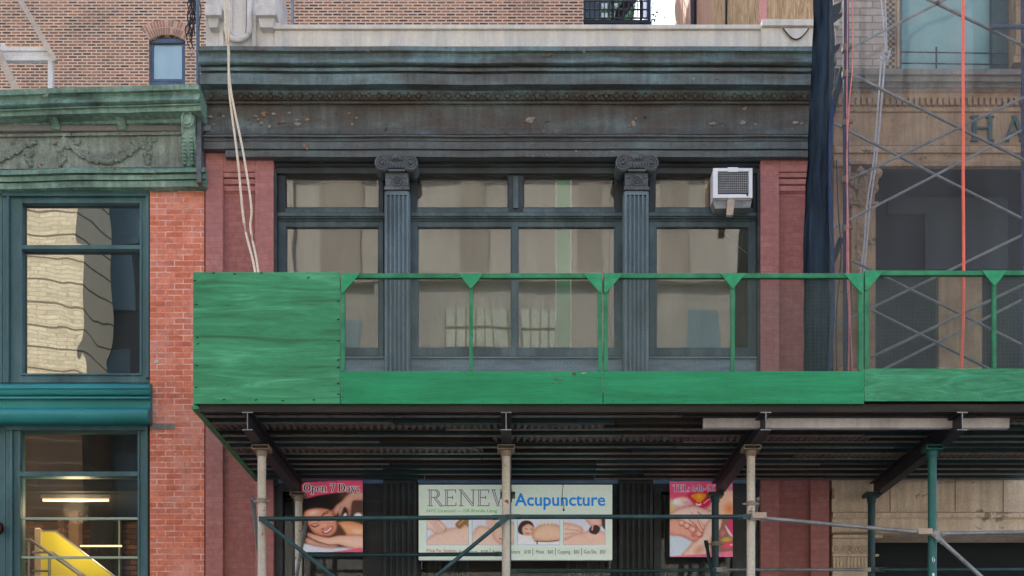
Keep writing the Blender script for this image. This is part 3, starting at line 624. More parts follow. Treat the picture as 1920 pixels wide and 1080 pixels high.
b.ell((X(352,Yk),Yk,Z(224,Yk)),.08,.03,.10,0,12,8)
for k in range(9):
    for sx in (-1,1): b.ell((X(352,12.66)+sx*.045,12.655+.005*k,Z(252+k*6.5,12.66)),.026,.03,.02,0,8,5)
b.path([(X(352,Yk)+.055*math.cos(a*.3),Yk-.035,Z(224,Yk)+.07*math.sin(a*.3)) for a in range(20)],.010,5)
b.build('bracket',M['verdi'],left,bevel=.003)
m=MB()
pa=[(313,12.70),(316,12.66),(322,12.66),(323,12.72),(325,12.72),(326,12.69),(335,12.69),(336,12.74),(338,12.71),(349,12.72)]
m.xprof([(Y,Z(py,Y)) for py,Y in pa]+[(12.97,Z(349,12.72)),(12.97,Z(313,12.70))],XLL,X(384,12.68),seg=50,wob=.009,dy0=.25,seed=17)
random.seed(9)
for px,py,r in ((80,310,5),(72,314,4),(190,318,4),(215,317,3),(290,328,5),(283,331,4),(60,322,3),(120,345,3)): m.flake(px,py,r,12.655,1)
m.build('architrave',[M['verdi'],M['rust']],left)
# sliver of grey flashing between the two cornices
fl=MB(); fl.box(X(376,12.8),X(384.4,12.8),12.64,12.82,Z(347,12.7),Z(160,12.64)); fl.build('end_board',M['cap'],left)
# upper window
Yu=12.86
def leftwindow(o,g,bars,zb=None,mats_=None,glass=None):
    f=MB(); ringframe(f,o,g,Yu+.01,Yu+.14,Yu)
    # raised outer mould and inner mould
    f.pb(o[0],o[1]+0.5,o[2]-1,o[1]+10,Yu-.03,Yu+.0,Yu-.03)
    f.pb(o[2]-7,o[1]+10.3,o[2]-1,o[3]-9,Yu-.03,Yu+.009,Yu-.03); f.pb(o[0]+8,o[1]+10.3,o[0]+13,o[3]-9,Yu-.025,Yu+.009,Yu-.025)
    ringframe(f,(g[0]-4,g[1]-4,g[2]+4,g[3]+4),g,Yu-.005,Yu+.0095,Yu)
    for a,b in bars: f.pb(g[0]-3,a,g[2]+3,b,Yu-.01,Yu+.12,Yu-.01)
    return f
f=leftwindow((4,357,280,717),(42,381,262,700),[(459,467)])
f.box(X(-40,Yu),X(3.5,Yu),Yu+.01,Yu+.14,Z(717,Yu),Z(357,Yu)); f.pb(13,370,16,717,Yu-.03,Yu+.0095,Yu-.03)
uw=f.build('window',M['tealframe'],left,bevel=.005)
pane(42,381,262,461,Yu+.06,G['left'],uw); pane(42,465,262,700,Yu+.063,G['left'],uw)
f=MB(); ringframe(f,(-260,357,-41,717),(-235,381,-60,700),Yu+.01,Yu+.14,Yu); u2=f.build('window',M['tealframe'],left,bevel=.005); pane(-235,381,-60,700,Yu+.06,G['left'],u2)
# lip under the cornice and belt course
m=MB()
bp=[(719,12.80),(722,12.72),(728,12.705),(730,12.72)]+[(730+11*math.sin(t),12.72+.03*(1-math.cos(t))) for t in (.4,.8,1.2,1.57)]+[(743,12.765),(744,12.72),(747,12.715),(748,12.76),(764,12.765)]
c0=(12.705,Z(778,12.66))
for k in range(11):
    a=math.pi*.5+ math.pi*k/10; bp.append(None)
pts=[(Y,Z(py,Y)) for v in bp if v for py,Y in [v]]
zr=Z(765,12.70); rr=.083
for k in range(13):
    a=math.pi*k/12; pts.append((12.735-.075*math.sin(a), zr-rr+rr*math.cos(a)))
pts+=[(12.76,zr-2*rr-.002),(12.78,Z(795,12.78)),(13.0,Z(795,12.78)),(13.0,pts[0][1])]
m.xprof(pts,X(-260,12.7),X(279,12.7),seg=30,wob=.003,seed=23)
random.seed(2)
m.flake(94,784,7,12.70,1,.5); m.flake(182,785,3,12.70,1); m.flake(197,785,4,12.70,1,.6); m.flake(103,768,1.5,12.66,1)
m.build('belt_course',[M['belt'],M['chip']],left,smooth=True)
# lower shop window
f=leftwindow((10,796,278,1640),(38,808,258,1600),[(884,893)])
f.box(X(-20,Yu),X(9.5,Yu),Yu+.01,Yu+.14,0,Z(796,Yu)); f.box(X(-260,Yu),X(278,Yu),Yu+.02,Yu+.14,0,Z(1640,Yu)-.002)
lw=f.build('window',M['tealframe'],left,bevel=.005)
pane(38,808,258,1600,Yu+.06,G['leftlow'],lw)
q=MB(); q.pb(39,970,258,974,Yu+.02,Yu+.05); q.pb(39,1043,258,1047,Yu+.02,Yu+.05); q.build('guard_bar',M['palebar'],lw)
f=MB(); f.box(X(-260,Yu),X(-20.5,Yu),Yu+.03,Yu+.12,.2,Z(796,Yu)); dr=f.build('door',M['tealframe'],left)
k=MB(); k.ell((X(-1,12.8),12.8,Z(990,12.8)),.045,.05,.075,0,14,10); k.path([(X(-1,12.8),12.8,Z(990,12.8)),(X(-1,12.8),12.9,Z(990,12.8))],.015,8); k.build('door_knob',M['brass'],dr,smooth=True)
# rooms behind the glass
rm=MB(); xa,xb=X(-260,W),X(383,W)
rm.box(XLL,xb-.02,14.9,24,0,9.0); rm.box(xb-.2,xb-.02,Wl+.41,14.89,0,9.0); rm.box(XLL,xb-.21,Wl+.41,14.89,8.9,9.05); rm.box(XLL,xb-.21,Wl+.41,14.89,5.0,5.25)
rm.build('body',M['void'],left)
iw=MB(); iw.box(X(-100,14.8),X(330,14.8),14.8,14.88,0,4.98); iw.box(X(108,14.4),X(120,14.4),14.4,14.5,0,4.98); iw.build('interior_wall',M['shopbrick'],left)
iw=MB(); iw.box(X(132,14.2),X(150,14.2),14.15,14.3,0,4.98); iw.build('interior_column',M['warmroom'],left)
iw=MB(); iw.box(X(168,14.6),X(222,14.6),14.6,14.66,0,Z(930,14.6)); iw.build('interior_door',M['void'],left)
iw=MB(); iw.box(X(223,14.6),X(226,14.6),14.58,14.66,0,Z(885,14.6)); iw.build('door_frame',M['palebar'],left)
tf=MB(); tf.box(XLL,X(383,12.5),12.75,24.0,9.06,9.12); tf.build('roof_deck',M['roof'],left)
# stair inside
ys=13.9
stc=thing('staircase',(X(120,ys),ys,0),'bright yellow solid-sided stair seen through the lower left shop window','staircase')
def zx(px,py,Y=ys): return (X(px,Y),Z(py,Y))
m=MB(); m.prism([zx(76,997),zx(102,997),zx(226,1092),zx(330,1172),zx(330,1300),zx(76,1300)],ys,ys+.08); m.build('stair_side',M['yellow'],stc)
m=MB(); m.path([(*zx(76,995)[:1],ys+.04,zx(76,995)[1]),(zx(102,995)[0],ys+.04,zx(102,995)[1]),(zx(330,1170)[0],ys+.04,zx(330,1170)[1])],.014,8); m.build('handrail',M['steel'],stc)
m=MB(); m.box(X(66,ys),X(77,ys),ys-.02,ys+.1,0,Z(992,ys)); m.build('newel_post',M['woodpale'],stc)
m=MB(); m.box(X(140,14.2),X(228,14.2),14.2,14.22,Z(1025,14.2),Z(1022,14.2)); m.build('light_strip',M['lamp'],stc)
m=MB(); m.box(X(66,14.6),X(74,14.6),14.6,14.64,Z(1035,14.6),Z(990,14.6)); m.build('lamp_tube',M['lamp'],stc)
tl=thing('added_stair_lamp',(-5.3,13.35,4.98),'slim warm tube lamp added in the lower left shop to brighten the yellow stair','added lamp')
m=MB(); m.path([(-5.7,13.35,4.92),(-4.9,13.35,4.92)],.018,8); m.build('tube',M['lamp'],tl,smooth=True)
m=MB(); m.box(-5.72,-4.88,13.33,13.37,4.945,4.98); m.build('housing',M['steel'],tl)
ll=bpy.data.lights.new('stair_fill_light','POINT'); ll.energy=9; ll.color=(1,.70,.42); ll.shadow_soft_size=.15  # fill light added with the tube to brighten the yellow stair
lo_=bpy.data.objects.new('stair_fill_light',ll); COL.objects.link(lo_); lo_.parent=tl; lo_.location=(0,0,-.2)
yr=13.3
rl=thing('handrail',(X(60,yr),yr,0),'grey tubular double handrail in front of the yellow stair','handrail')
m=MB()
m.path([(X(20,yr),yr,Z(1012,yr)),(X(57,yr),yr,Z(1012,yr)),(X(170,yr),yr,Z(1092,yr)),(X(260,yr),yr,Z(1155,yr))],.018,8)
m.path([(X(58,yr),yr+.05,Z(1034,yr)),(X(95,yr),yr+.05,Z(1034,yr)),(X(180,yr),yr+.05,Z(1096,yr)),(X(260,yr),yr+.05,Z(1152,yr))],.016,8)
m.path([(X(20,yr),yr,Z(1052,yr)),(X(53,yr),yr,Z(1052,yr))],.014,8); m.path([(X(57,yr),yr+.05,Z(1069,yr)),(X(92,yr),yr+.05,Z(1069,yr))],.014,8)
m.build('rail',M['steel'],rl,smooth=True)
for px in (53,92,170):
    m=MB(); m.path([(X(px,yr),yr+.01,Z(1012+max(0,px-57)*.7,yr)),(X(px,yr),yr+.01,0)],.017,8); m.build('baluster',M['steel'],rl,smooth=True)

# rooftop frame of white steel and planks, top left
yt=13.6
rf=thing('rooftop_frame',(X(50,yt),yt,9.12),'white steel frame with two slanting grey planks on the left roof','rooftop frame')
m=MB(); m.pb(-80,88,93,95,yt,yt+.06); m.pb(-80,95,90,104,yt+.02,yt+.04); m.pb(-80,104,93,113,yt+.002,yt+.062); m.build('steel_beam',M['steelframe'],rf,bevel=.004)
m=MB(); m.box(X(89,yt),X(98,yt),yt+.005,yt+.06,9.12,Z(108,yt)); m.build('upright',M['steelframe'],rf,bevel=.004)
m=MB(); m.box(X(0,yt),X(8,yt),yt+.005,yt+.06,Z(96,yt),Z(80,yt)); m.build('upright',M['steelframe'],rf,bevel=.004)
def plank(a,b,w_,y):
    m=MB(); p=Vector((X(a[0],y),0,Z(a[1],y))); q=Vector((X(b[0],y),0,Z(b[1],y))); n=(q-p).cross(Vector((0,1,0))).normalized()*w_*y/F/2
    m.prism([((p+n).x,(p+n).z),((q+n).x,(q+n).z),((q-n).x,(q-n).z),((p-n).x,(p-n).z)],y,y+.05); return m.build('slanting_plank',M['plank'],rf,bevel=.003)
plank((26,-20),(103,113),9,yt-.08); plank((-22,62),(34,176),12,yt-.085)

# ------------------------------------------------------------------ brown brick building behind
YK=25.0
back=thing('building',(X(500,YK),YK,0),'tall brown brick building rising behind the roofs','building')
m=MB()
wx0,wx1=X(279,YK),X(347,YK); wz0,wz1=Z(168,YK),Z(74,YK)
xa,xb=X(-700,YK),X(1094,YK); zt=24.0
m.box(xa,wx0,YK,YK+.6,0,zt); m.box(wx1,xb,YK,YK+.6,0,zt); m.box(wx0,wx1,YK,YK+.6,0,Z(250,YK)); m.box(wx0,wx1,YK,YK+.6,wz1+.16,zt)
m.prism([(wx0,wz1),(lerp(wx0,wx1,.25),wz1+.085),(lerp(wx0,wx1,.5),wz1+.11),(lerp(wx0,wx1,.75),wz1+.085),(wx1,wz1),(wx1,wz1+.16),(wx0,wz1+.16)],YK,YK+.6)
m.build('wall',M['backbrick'],back)
m=MB(); cxm=(wx0+wx1)/2; zc=wz1-.62
n=17
for k in range(n):
    for q,(ra_,rb_) in enumerate(((.735,.885),(.905,1.055))):
        a0=R(124)-R(68)*k/n; a1=R(124)-R(68)*(k+.78)/n
        pt=[(cxm+ra_*math.cos(a0),zc+ra_*math.sin(a0)),(cxm+rb_*math.cos(a0),zc+rb_*math.sin(a0)),(cxm+rb_*math.cos(a1),zc+rb_*math.sin(a1)),(cxm+ra_*math.cos(a1),zc+ra_*math.sin(a1))]
        m.prism(pt,YK-.016,YK+.02,(k+q+(k*k)//5)%3)
arc=[(cxm+.73*math.cos(R(124)-R(68)*k/16),zc+.73*math.sin(R(124)-R(68)*k/16)) for k in range(17)]+[(cxm+1.06*math.cos(R(56)+R(68)*k/16),zc+1.06*math.sin(R(56)+R(68)*k/16)) for k in range(17)]
m.prism(arc,YK-.006,YK+.03,3)
m.build('brick_arch',[M['archa'],M['archb'],M['archc'],M['archm']],back)
m=MB(); ringframe(m,(279,66,347,170),(287,82,341,148),YK+.10,YK+.2,YK+.10); m.pb(281,72,345,80,YK+.07,YK+.098); m.pb(287,150,341,153,YK+.09,YK+.18,YK+.09)
ww=m.build('window',M['bluemetal'],back,bevel=.006)
pane(287,82,341,170,YK+.14,G['back'],ww); s=MB(); s.pb(284,78,344,150,YK+.15,YK+.16); s.build('window_shade',M['shadewin'],ww)
m=MB(); m.box(xa,xb-.01,YK+.61,YK+14,0,zt); m.build('body',M['backbrick'],back)
# iron pipe
m=MB(); Yi=24.8; m.path([(X(548,Yi),Yi,8),(X(548,Yi),Yi,Z(-60,Yi))],.035,8); m.path([(X(548,Yi),Yi,Z(54,Yi)),(X(548,Yi),Yi,Z(46,Yi))],.05,8); m.build('vent_pipe',M['galv'],back,smooth=True)
m=MB(); Yi=13.0; m.path([(X(371,Yi),Yi,9.12),(X(371,Yi),Yi,Z(-60,Yi))],.022,8)
tag(m.build('downpipe',M['bluemetal'],smooth=True,loc=(X(371,Yi),Yi,9.12)),'thin blue-grey pipe rising beside the white stone pedestal','pipe')
m=MB(); random.seed(12)
for k in range(13):
    x=345+random.uniform(10,26); p=[]
    y=-20
    while y<random.uniform(60,90):
        p.append((X(x,13.1)+0,13.1+random.uniform(-.02,.02),Z(y,13.1))); x+=random.uniform(-7,6.5); x=min(max(x,348),378); y+=random.uniform(8,22)
    if len(p)>2: m.path(smoothpath(p,4),.007,5)
for lx in (350,356): m.path(smoothpath([(X(lx+10,13.1),13.1,Z(40,13.1)),(X(lx,13.1),13.1,Z(70,13.1)),(X(lx+8,13.1),13.1,Z(95,13.1)),(X(372,13.1),12.9,Z(118,13.1)),(X(374,13.1),12.7,Z(150,13.1))],5),.006,5)
tag(m.build('cable_bundle',M['cable'],loc=(X(365,13.1),13.1,9.2)),'tangle of black cables hanging beside the stone pedestal','cables')

# fire escape, distant pieces of the skyline
Yf2=26.0
fe=thing('fire_escape',(X(1155,Yf2),Yf2,0),'black iron fire escape at the edge of the brown brick building','fire escape')
for (y0,y1,Yq_) in ((2,34,Yf2),(-60,-8,Yf2)):
    m=MB()
    for px in range(1097,1216,9): m.path([(X(px,Yq_),Yq_,Z(y0,Yq_)),(X(px,Yq_),Yq_,Z(y1,Yq_))],.014,5)
    for py in (y0,(y0+y1)/2,y1): m.path([(X(1094,Yq_),Yq_,Z(py,Yq_)),(X(1216,Yq_),Yq_,Z(py,Yq_))],.018,5)
    m.build('railing',M['rail'],fe)
m=MB(); m.box(X(1094,Yf2),X(1216,Yf2),Yf2+.02,Yf2+1.0,Z(42,Yf2),Z(36,Yf2)); m.build('platform',M['rail'],fe)
for px in (1146,1215,1200):
    m=MB(); m.box(X(px,Yf2),X(px+5,Yf2),Yf2+.04,Yf2+.1,0,Z(-60,Yf2)); m.build('upright',M['rail'],fe)
m=MB()
for k in range(16): m.box(X(1152+k*3.6,Yf2+.5),X(1160+k*3.6,Yf2+.5),Yf2+.2,Yf2+.8,Z(36-k*5,Yf2+.5),Z(34.6-k*5,Yf2+.5))
m.path([(X(1150,Yf2+.2),Yf2+.2,Z(38,Yf2)),(X(1212,Yf2+.2),Yf2+.2,Z(-44,Yf2))],.02,5); m.build('stair_flight',M['rail'],fe)
# leafy, bluish things far off behind the fire escape
Yd=48.0
fb=thing('building',(X(1150,Yd),Yd,0),'distant grey building with pale windows glimpsed through the fire escape','building')
m=MB(); m.box(X(1060,Yd),X(1196,Yd),Yd,Yd+8,0,Z(-120,Yd)); m.build('wall',M['darkstone'],fb)
random.seed(31)
for px in (1128,1148,1168,1186):
    for py in (6,24,40,-16):
        m=MB(); m.pb(px,py,px+11,py+10,Yd-.05,Yd-.001); m.build('window_pane',M['oppgrid' if random.random()<.6 else 'oppglass'],fb)
tr=thing('tree',(X(1188,44),44,0),'small green tree glimpsed through the fire escape bars','tree')
m=MB(); m.path([(X(1188,44),44,0),(X(1188,44),44,Z(60,44)),(X(1184,44),44,Z(15,44))],.3,8,rs=[.4,.25,.1]); m.build('trunk',M['joistbrown'],tr)
m=MB()
for k in range(700):
    a=random.gauss(0,.55); b=random.gauss(0,.5); c_=random.gauss(0,.8); x=X(1186,44)+a; z=Z(26,44)+c_; y=44+b
    v=[Vector((random.uniform(-.12,.12),random.uniform(-.12,.12),random.uniform(-.12,.12))) for _ in range(3)]
    m.add([Vector((x,y,z))+q for q in v],[(0,1,2)])
m.build('crown',M['greenleaf'],tr)
wb=thing('building',(X(1215,40),40,0),'narrow white-sided building beside the strip of open sky','building')
m=MB(); m.box(X(1206,40),X(1222,40),40,48,0,Z(-80,40)); m.build('wall',M['whitewall'],wb)
for k in range(2): m=MB(); m.box(X(1212+5*k,40),X(1213+5*k,40),39.95,39.999,5,Z(-80,40)); m.build('downpipe',M['galv'],wb)
m=MB(); m.pb(1219,40,1222.5,60,39.9,39.95); m.build('wall_lamp',M['rail'],wb)
# ------------------------------------------------------------------ sandstone building on the right
WR=12.95
right=thing('building',(X(1780,WR),WR,0),'ornate tan sandstone building veiled by scaffold netting, with dark letters H A on its band','building')
XA,XB=X(1566,WR)-.02,X(2300,WR)
def rb(mb,px0,py0,px1,py1,dy=0,back_=.4,m=0): mb.pb(px0,py0,px1,py1,WR+dy,WR+back_,WR,m)
m=MB(); m.box(XA,X(1660,WR),WR,WR+.5,Z(128,WR),20); m.build('pale_brick_wall',M['palebrick'],right)
m=MB(); m.box(X(1681,WR),X(1686,WR),WR-.02,WR+.4,Z(128,WR),20); m.box(X(1900,WR),XB,WR,WR+.5,Z(128,WR),20); m.box(X(1660.2,WR),X(1680.8,WR),WR+.01,WR+.4,Z(128,WR),20)
m.box(X(1686.2,WR),X(1899.8,WR),WR,WR+.5,Z(-140,WR),20)
for k,(hh,dy) in enumerate(((128,.06),(119,.04),(113,.05),(104,.03))): m.box(X(1893+k*2,WR),X(1960-k*2,WR),WR-dy-.05,WR-.002,Z(hh,WR),Z(hh-8,WR)+.0)
m.box(X(1901,WR),X(1950,WR),WR-.06,WR-.003,Z(95,WR),20)
m.build('upper_wall',M['tanstone'],right,bevel=.006)
ck=MB()
k=0
for i in range(26):
    for j in range(3):
        if (i+j)%2==0:
            ck.pb(1661.5+j*5.6,122-i*5.3,1661.5+j*5.6+5.2,127-i*5.3,WR+.004,WR+.02)
ck.build('checker_strip',M['rail'],right)
m=MB(); m.box(X(1686,WR),X(1698,WR),WR+.12,WR+.4,Z(127,WR),Z(-138,WR)); m.box(X(1869,WR),X(1899,WR),WR+.12,WR+.4,Z(127,WR),Z(-138,WR)); uwin=m.build('window',M['letter'],right)
m=MB(); m.box(X(1698,WR),X(1869,WR),WR+.2,WR+.21,Z(127,WR),Z(-138,WR)); m.build('plastic_sheet',M['tealsheet'],uwin)
m=MB(); 
for py in (89,110): m.path([(X(1690,WR),WR+.08,Z(py,WR)),(X(1896,WR),WR+.08,Z(py+3,WR))],.008,6)
for px in (1760,1810): m.path([(X(px,WR),WR+.07,Z(81,WR)),(X(px,WR),WR+.07,Z(128,WR))],.011,6)
m.build('guard_rail',M['rail'],uwin)
m=MB(); m.xprof([(WR-.22,Z(129,WR-.22)),(WR-.22,Z(139,WR-.22)),(WR-.18,Z(143,WR-.18)),(WR-.18,Z(152,WR-.18)),(WR-.12,Z(156,WR-.12)),(WR-.12,Z(163,WR-.12)),(WR+.4,Z(163,WR-.12)),(WR+.4,Z(129,WR-.22))],XA,XB,seg=20,wob=.004,seed=31); m.build('ledge',M['ledge'],right)
m=MB(); m.xprof([(WR-.10,Z(164,WR-.1)),(WR-.05,Z(172,WR-.05)),(WR-.03,Z(174,WR-.03)),(WR-.03,Z(184,WR-.03)),(WR-.005,Z(185,WR)),(WR-.005,Z(201,WR)),(WR-.03,Z(202,WR-.03)),(WR-.02,Z(209,WR-.02)),(WR,Z(211,WR)),(WR,Z(272,WR)),(WR+.4,Z(272,WR)),(WR+.4,Z(164,WR-.1))],XA,XB)
px=1570
while px<2200:
    m.box(X(px,WR),X(px+7,WR),WR-.04,WR-.006,Z(200,WR),Z(186,WR)); px+=11
m.build('dentil_band',M['tanstone'],right)
m=MB(); m.xprof([(WR-.03,Z(273,WR-.03)),(WR-.05,Z(279,WR-.05)),(WR-.05,Z(286,WR-.05)),(WR-.02,Z(288,WR-.02)),(WR-.02,Z(300,WR-.02)),(WR-.06,Z(303,WR-.06)),(WR-.05,Z(311,WR-.05)),(WR+.4,Z(311,WR-.05)),(WR+.4,Z(273,WR-.03))],XA,XB); m.build('lower_moulding',M['tanstone'],right)
# letters
def strokes(glyph, x, z, h, sxx=1.0, dw=0.0):
    out=[]
    for s in glyph:
        if s[0]=='l':
            _,x0,y0,x1,y1,w_=s; w_=w_+dw
            ax,ay,bx,by=x+x0*h*sxx,z+y0*h,x+x1*h*sxx,z+y1*h
            dx,dy=bx-ax,by-ay; L=math.hypot(dx,dy) or 1; ex,ey=dx/L*dw*h*.5,dy/L*dw*h*.5
            nx,ny=-dy/L*w_*h/2,dx/L*w_*h/2
            out.append([(ax-ex+nx,ay-ey+ny),(ax-ex-nx,ay-ey-ny),(bx+ex-nx,by+ey-ny),(bx+ex+nx,by+ey+ny)])
        else:
            _,cx0,cy0,rx0,ry0,a0,a1,w_=s; w_=w_+dw; n=14
            for k in range(n):
                A=R(a0+(a1-a0)*k/n); B=R(a0+(a1-a0)*(k+1.05)/n); q=[]
                for ang,sg in ((A,1),(B,1),(B,-1),(A,-1)):
                    # thicker on the sides, thinner top and bottom
                    wv=w_*(.45+.55*abs(math.cos(ang)))/2*sg + (dw*.15*sg)
                    q.append((x+(cx0+(rx0+wv)*math.cos(ang))*h*sxx, z+(cy0+(ry0+wv)*math.sin(ang))*h))
                out.append(q)
    return out
T,t_=.15,.05
GL={
'H':(.95,[('l',.17,0,.17,1,T),('l',.75,0,.75,1,T),('l',.17,.52,.75,.52,t_+.02),('l',.03,.02,.31,.02,t_),('l',.03,.98,.31,.98,t_),('l',.61,.02,.89,.02,t_),('l',.61,.98,.89,.98,t_)]),
'A':(.95,[('l',.46,1,.12,0,.07),('l',.44,1,.80,0,T),('l',.25,.34,.65,.34,t_+.02),('l',0,.02,.26,.02,t_),('l',.64,.02,.95,.02,t_)]),
'R':(.9,[('l',.17,0,.17,1,T),('l',.17,.97,.42,.97,t_),('l',.17,.52,.42,.52,t_),('a',.42,.745,.2,.225,-90,90,T),('l',.42,.52,.78,0,T),('l',.03,.02,.31,.02,t_),('l',.03,.98,.2,.98,t_),('l',.68,.02,.92,.02,t_)]),
'E':(.82,[('l',.17,0,.17,1,T),('l',.03,.975,.68,.975,t_),('l',.03,.025,.7,.025,t_),('l',.17,.52,.5,.52,t_),('l',.67,.8,.67,1,t_),('l',.69,0,.69,.2,t_),('l',.5,.42,.5,.62,t_)]),
'N':(1.0,[('l',.15,0,.15,1,t_+.01),('l',.14,.97,.82,.02,T),('l',.82,0,.82,1,t_+.01),('l',.02,.02,.28,.02,t_),('l',.02,.98,.22,.98,t_),('l',.7,.98,.95,.98,t_)]),
'W':(1.2,[('l',.1,1,.38,0,T),('l',.38,0,.6,1,t_),('l',.56,1,.84,0,T),('l',.84,0,1.08,1,t_),('l',0,.98,.24,.98,t_),('l',.46,.98,.7,.98,t_),('l',.98,.98,1.18,.98,t_)]),
'O':(.9,[('a',.43,.5,.34,.45,0,360,T)]),
'D':(.92,[('l',.17,0,.17,1,T),('l',.03,.97,.4,.97,t_),('l',.03,.03,.4,.03,t_),('a',.4,.5,.36,.47,-90,90,T)]),
'T':(.8,[('l',.38,0,.38,1,T),('l',.02,.97,.74,.97,t_+.02),('l',.03,.78,.03,1,t_),('l',.73,.78,.73,1,t_),('l',.24,.02,.52,.02,t_)]),
'L':(.78,[('l',.17,0,.17,1,T),('l',.03,.02,.68,.02,t_),('l',.68,0,.68,.24,t_),('l',.03,.98,.31,.98,t_)]),
'p':(.66,[('l',.16,-.3,.16,.64,.12),('a',.34,.33,.18,.29,-180,180,.12),('l',.03,-.29,.29,-.29,t_),('l',.03,.62,.16,.62,t_)]),
'e':(.56,[('a',.28,.33,.2,.3,20,330,.12),('l',.1,.36,.47,.36,t_)]),
'n':(.66,[('l',.15,0,.15,.64,.12),('a',.33,.44,.16,.2,0,180,.12),('l',.5,0,.5,.44,.12),('l',.03,.02,.27,.02,t_),('l',.4,.02,.62,.02,t_)]),
'a':(.58,[('a',.25,.18,.15,.16,0,360,.1),('l',.42,0,.42,.45,.12),('a',.28,.45,.14,.17,0,160,.1),('l',.42,.02,.54,.02,t_)]),
'y':(.62,[('l',.1,.64,.33,.02,.12),('l',.52,.64,.24,-.28,t_+.01),('a',.16,-.22,.07,.07,180,360,.08),('l',.02,.63,.22,.63,t_),('l',.42,.63,.6,.63,t_)]),
's':(.48,[('a',.23,.48,.13,.14,30,270,.11),('a',.23,.17,.14,.15,-150,90,.11)]),
'7':(.62,[('l',.08,.95,.55,.95,.09),('l',.53,.95,.25,0,.11),('l',.09,.8,.09,.97,t_)]),
'6':(.62,[('a',.3,.3,.2,.27,0,360,.12),('a',.46,.42,.36,.52,110,190,.11)]),
'4':(.62,[('l',.42,0,.42,1,.12),('l',.42,.97,.05,.33,t_+.01),('l',.04,.32,.58,.32,.07)]),
'5':(.62,[('a',.26,.32,.24,.29,-130,110,.12),('l',.15,.55,.18,.97,t_),('l',.17,.95,.52,.95,.09)]),
'3':(.62,[('a',.28,.74,.17,.21,-80,150,.12),('a',.27,.28,.21,.26,-150,80,.12)]),
'1':(.5,[('l',.25,0,.25,1,.12),('l',.08,.02,.42,.02,t_),('l',.1,.88,.25,.98,t_)]),
'-':(.42,[('l',.08,.35,.34,.35,.08)]), ':':(.34,[('l',.1,.07,.22,.07,.12),('l',.1,.55,.22,.55,.12)]), ' ':(.34,[]),
}
def word(s): return sum(GL[c][0] for c in s)
m=MB(); lz=Z(266,WR)
for ch,px in (('H',1817),('A',1878),('R',1942)):
    h=46*WR/F
    l=MB()
    for i,q in enumerate(strokes(GL[ch][1],X(px,WR),lz,h,1.1)): l.prism(q,WR-.035-.0004*i,WR-.0005)
    l.build('raised_letter',M['letter'],right)
# pilaster with leafy capital at left of the big opening
m=MB()
m.box(X(1594,WR),X(1638,WR),WR-.07,WR+.4,4.9,Z(386,WR)); m.box(XA,X(1593.5,WR),WR,WR+.4,4.9,Z(312,WR)); m.box(X(1602,WR),X(1630,WR),WR-.085,WR-.071,5.0,Z(405,WR))
m.box(X(1590,WR),X(1642,WR),WR-.1,WR+.3,Z(391,WR),Z(386,WR)+.0)
m.box(X(1595,WR),X(1637,WR),WR-.06,WR+.3,Z(385,WR),Z(330,WR)); m.box(X(1588,WR),X(1648,WR),WR-.12,WR+.3,Z(318,WR),Z(312,WR))
random.seed(14)
for k in range(70):
    t=random.random(); px=1616+random.uniform(-1,1)*(20+14*t); py=382-62*t
    m.ell((X(px,WR-.1),WR-.075-.05*t,Z(py,WR-.1)),.03,.03,.045,0,7,5,.3)
for sx in (-1,1): 
    m.ell((X(1616+sx*29,WR-.12),WR-.12,Z(325,WR-.12)),.06,.05,.06,0,12,8)
for k in range(40):
    py=410+k*7; m.ell((X(1616+random.uniform(-8,8),WR-.09),WR-.09,Z(py,WR-.09)),.03,.012,.03,0,7,5,.3)
m.build('pilaster',M['tanstone'],right)
m=MB(); m.box(X(1640,WR),XB,WR+.7,WR+.75,4.9,Z(312,WR)); m.box(X(1638.5,WR),X(1640,WR),WR+.0,WR+.7,4.9,Z(312,WR)); m.box(X(1641,WR),XB-.01,WR+.02,WR+.69,Z(311,WR-.05)-.03,Z(311,WR-.05)-.003); m.build('recess_wall',M['void'],right)  # includes a dark lining under the lintel, soffit shade put into its colour
m=MB(); m.pb(1665,362,1890,400,WR+.6,WR+.64); m.pb(1735,400,1890,505,WR+.58,WR+.62); m.build('hung_sheet',M['dimsheet'],right)
m=MB(); m.box(X(1757,WR+.5),X(1838,WR+.5),WR+.45,WR+.55,4.9,Z(518,WR+.5)); m.build('inner_column',M['tanstone'],right)
# ground storey under the shed
m=MB()
m.box(XA-.06,XB,WR-.15,WR+.4,Z(960,WR-.15),5.2)
m.xprof([(WR-.19,Z(961,WR-.19)),(WR-.19,Z(969,WR-.19)),(WR-.17,Z(972,WR-.17)),(WR-.15,Z(974,WR-.15)),(WR-.15,Z(996,WR-.15)),(WR-.12,Z(1000,WR-.12)),(WR+.4,Z(1000,WR-.12)),(WR+.4,Z(961,WR-.19))],XA-.06,XB)
for jx in (1790,1668,1880): m.box(X(jx,WR-.15),X(jx+1.6,WR-.15),WR-.1525,WR-.148,Z(959,WR-.15),5.19,1)
m.build('ground_band',[M['palestone'],M['groove']],right)
m=MB(); Yc2=WR-.14
m.box(XA-.05,X(1636,Yc2),Yc2,WR+.4,0,Z(1003,Yc2)); m.box(XA-.06,X(1652,Yc2),Yc2-.05,Yc2-.002,Z(1010,Yc2),Z(1004,Yc2))
for k in range(6):
    cx2=X(1566+k*13,Yc2); cz2=Z(1030,Yc2); m.path([(cx2+.033*math.cos(a*.5236),Yc2-.012,cz2+.045*math.sin(a*.5236)) for a in range(13)],.010,6); m.ell((cx2,Yc2-.01,cz2),.014,.016,.02,0,7,5)
for k in range(12):
    cx2=X(1563+k*6.6,Yc2); m.ell((cx2,Yc2-.005,Z(1056,Yc2)),.016,.02,.075,0,7,6)
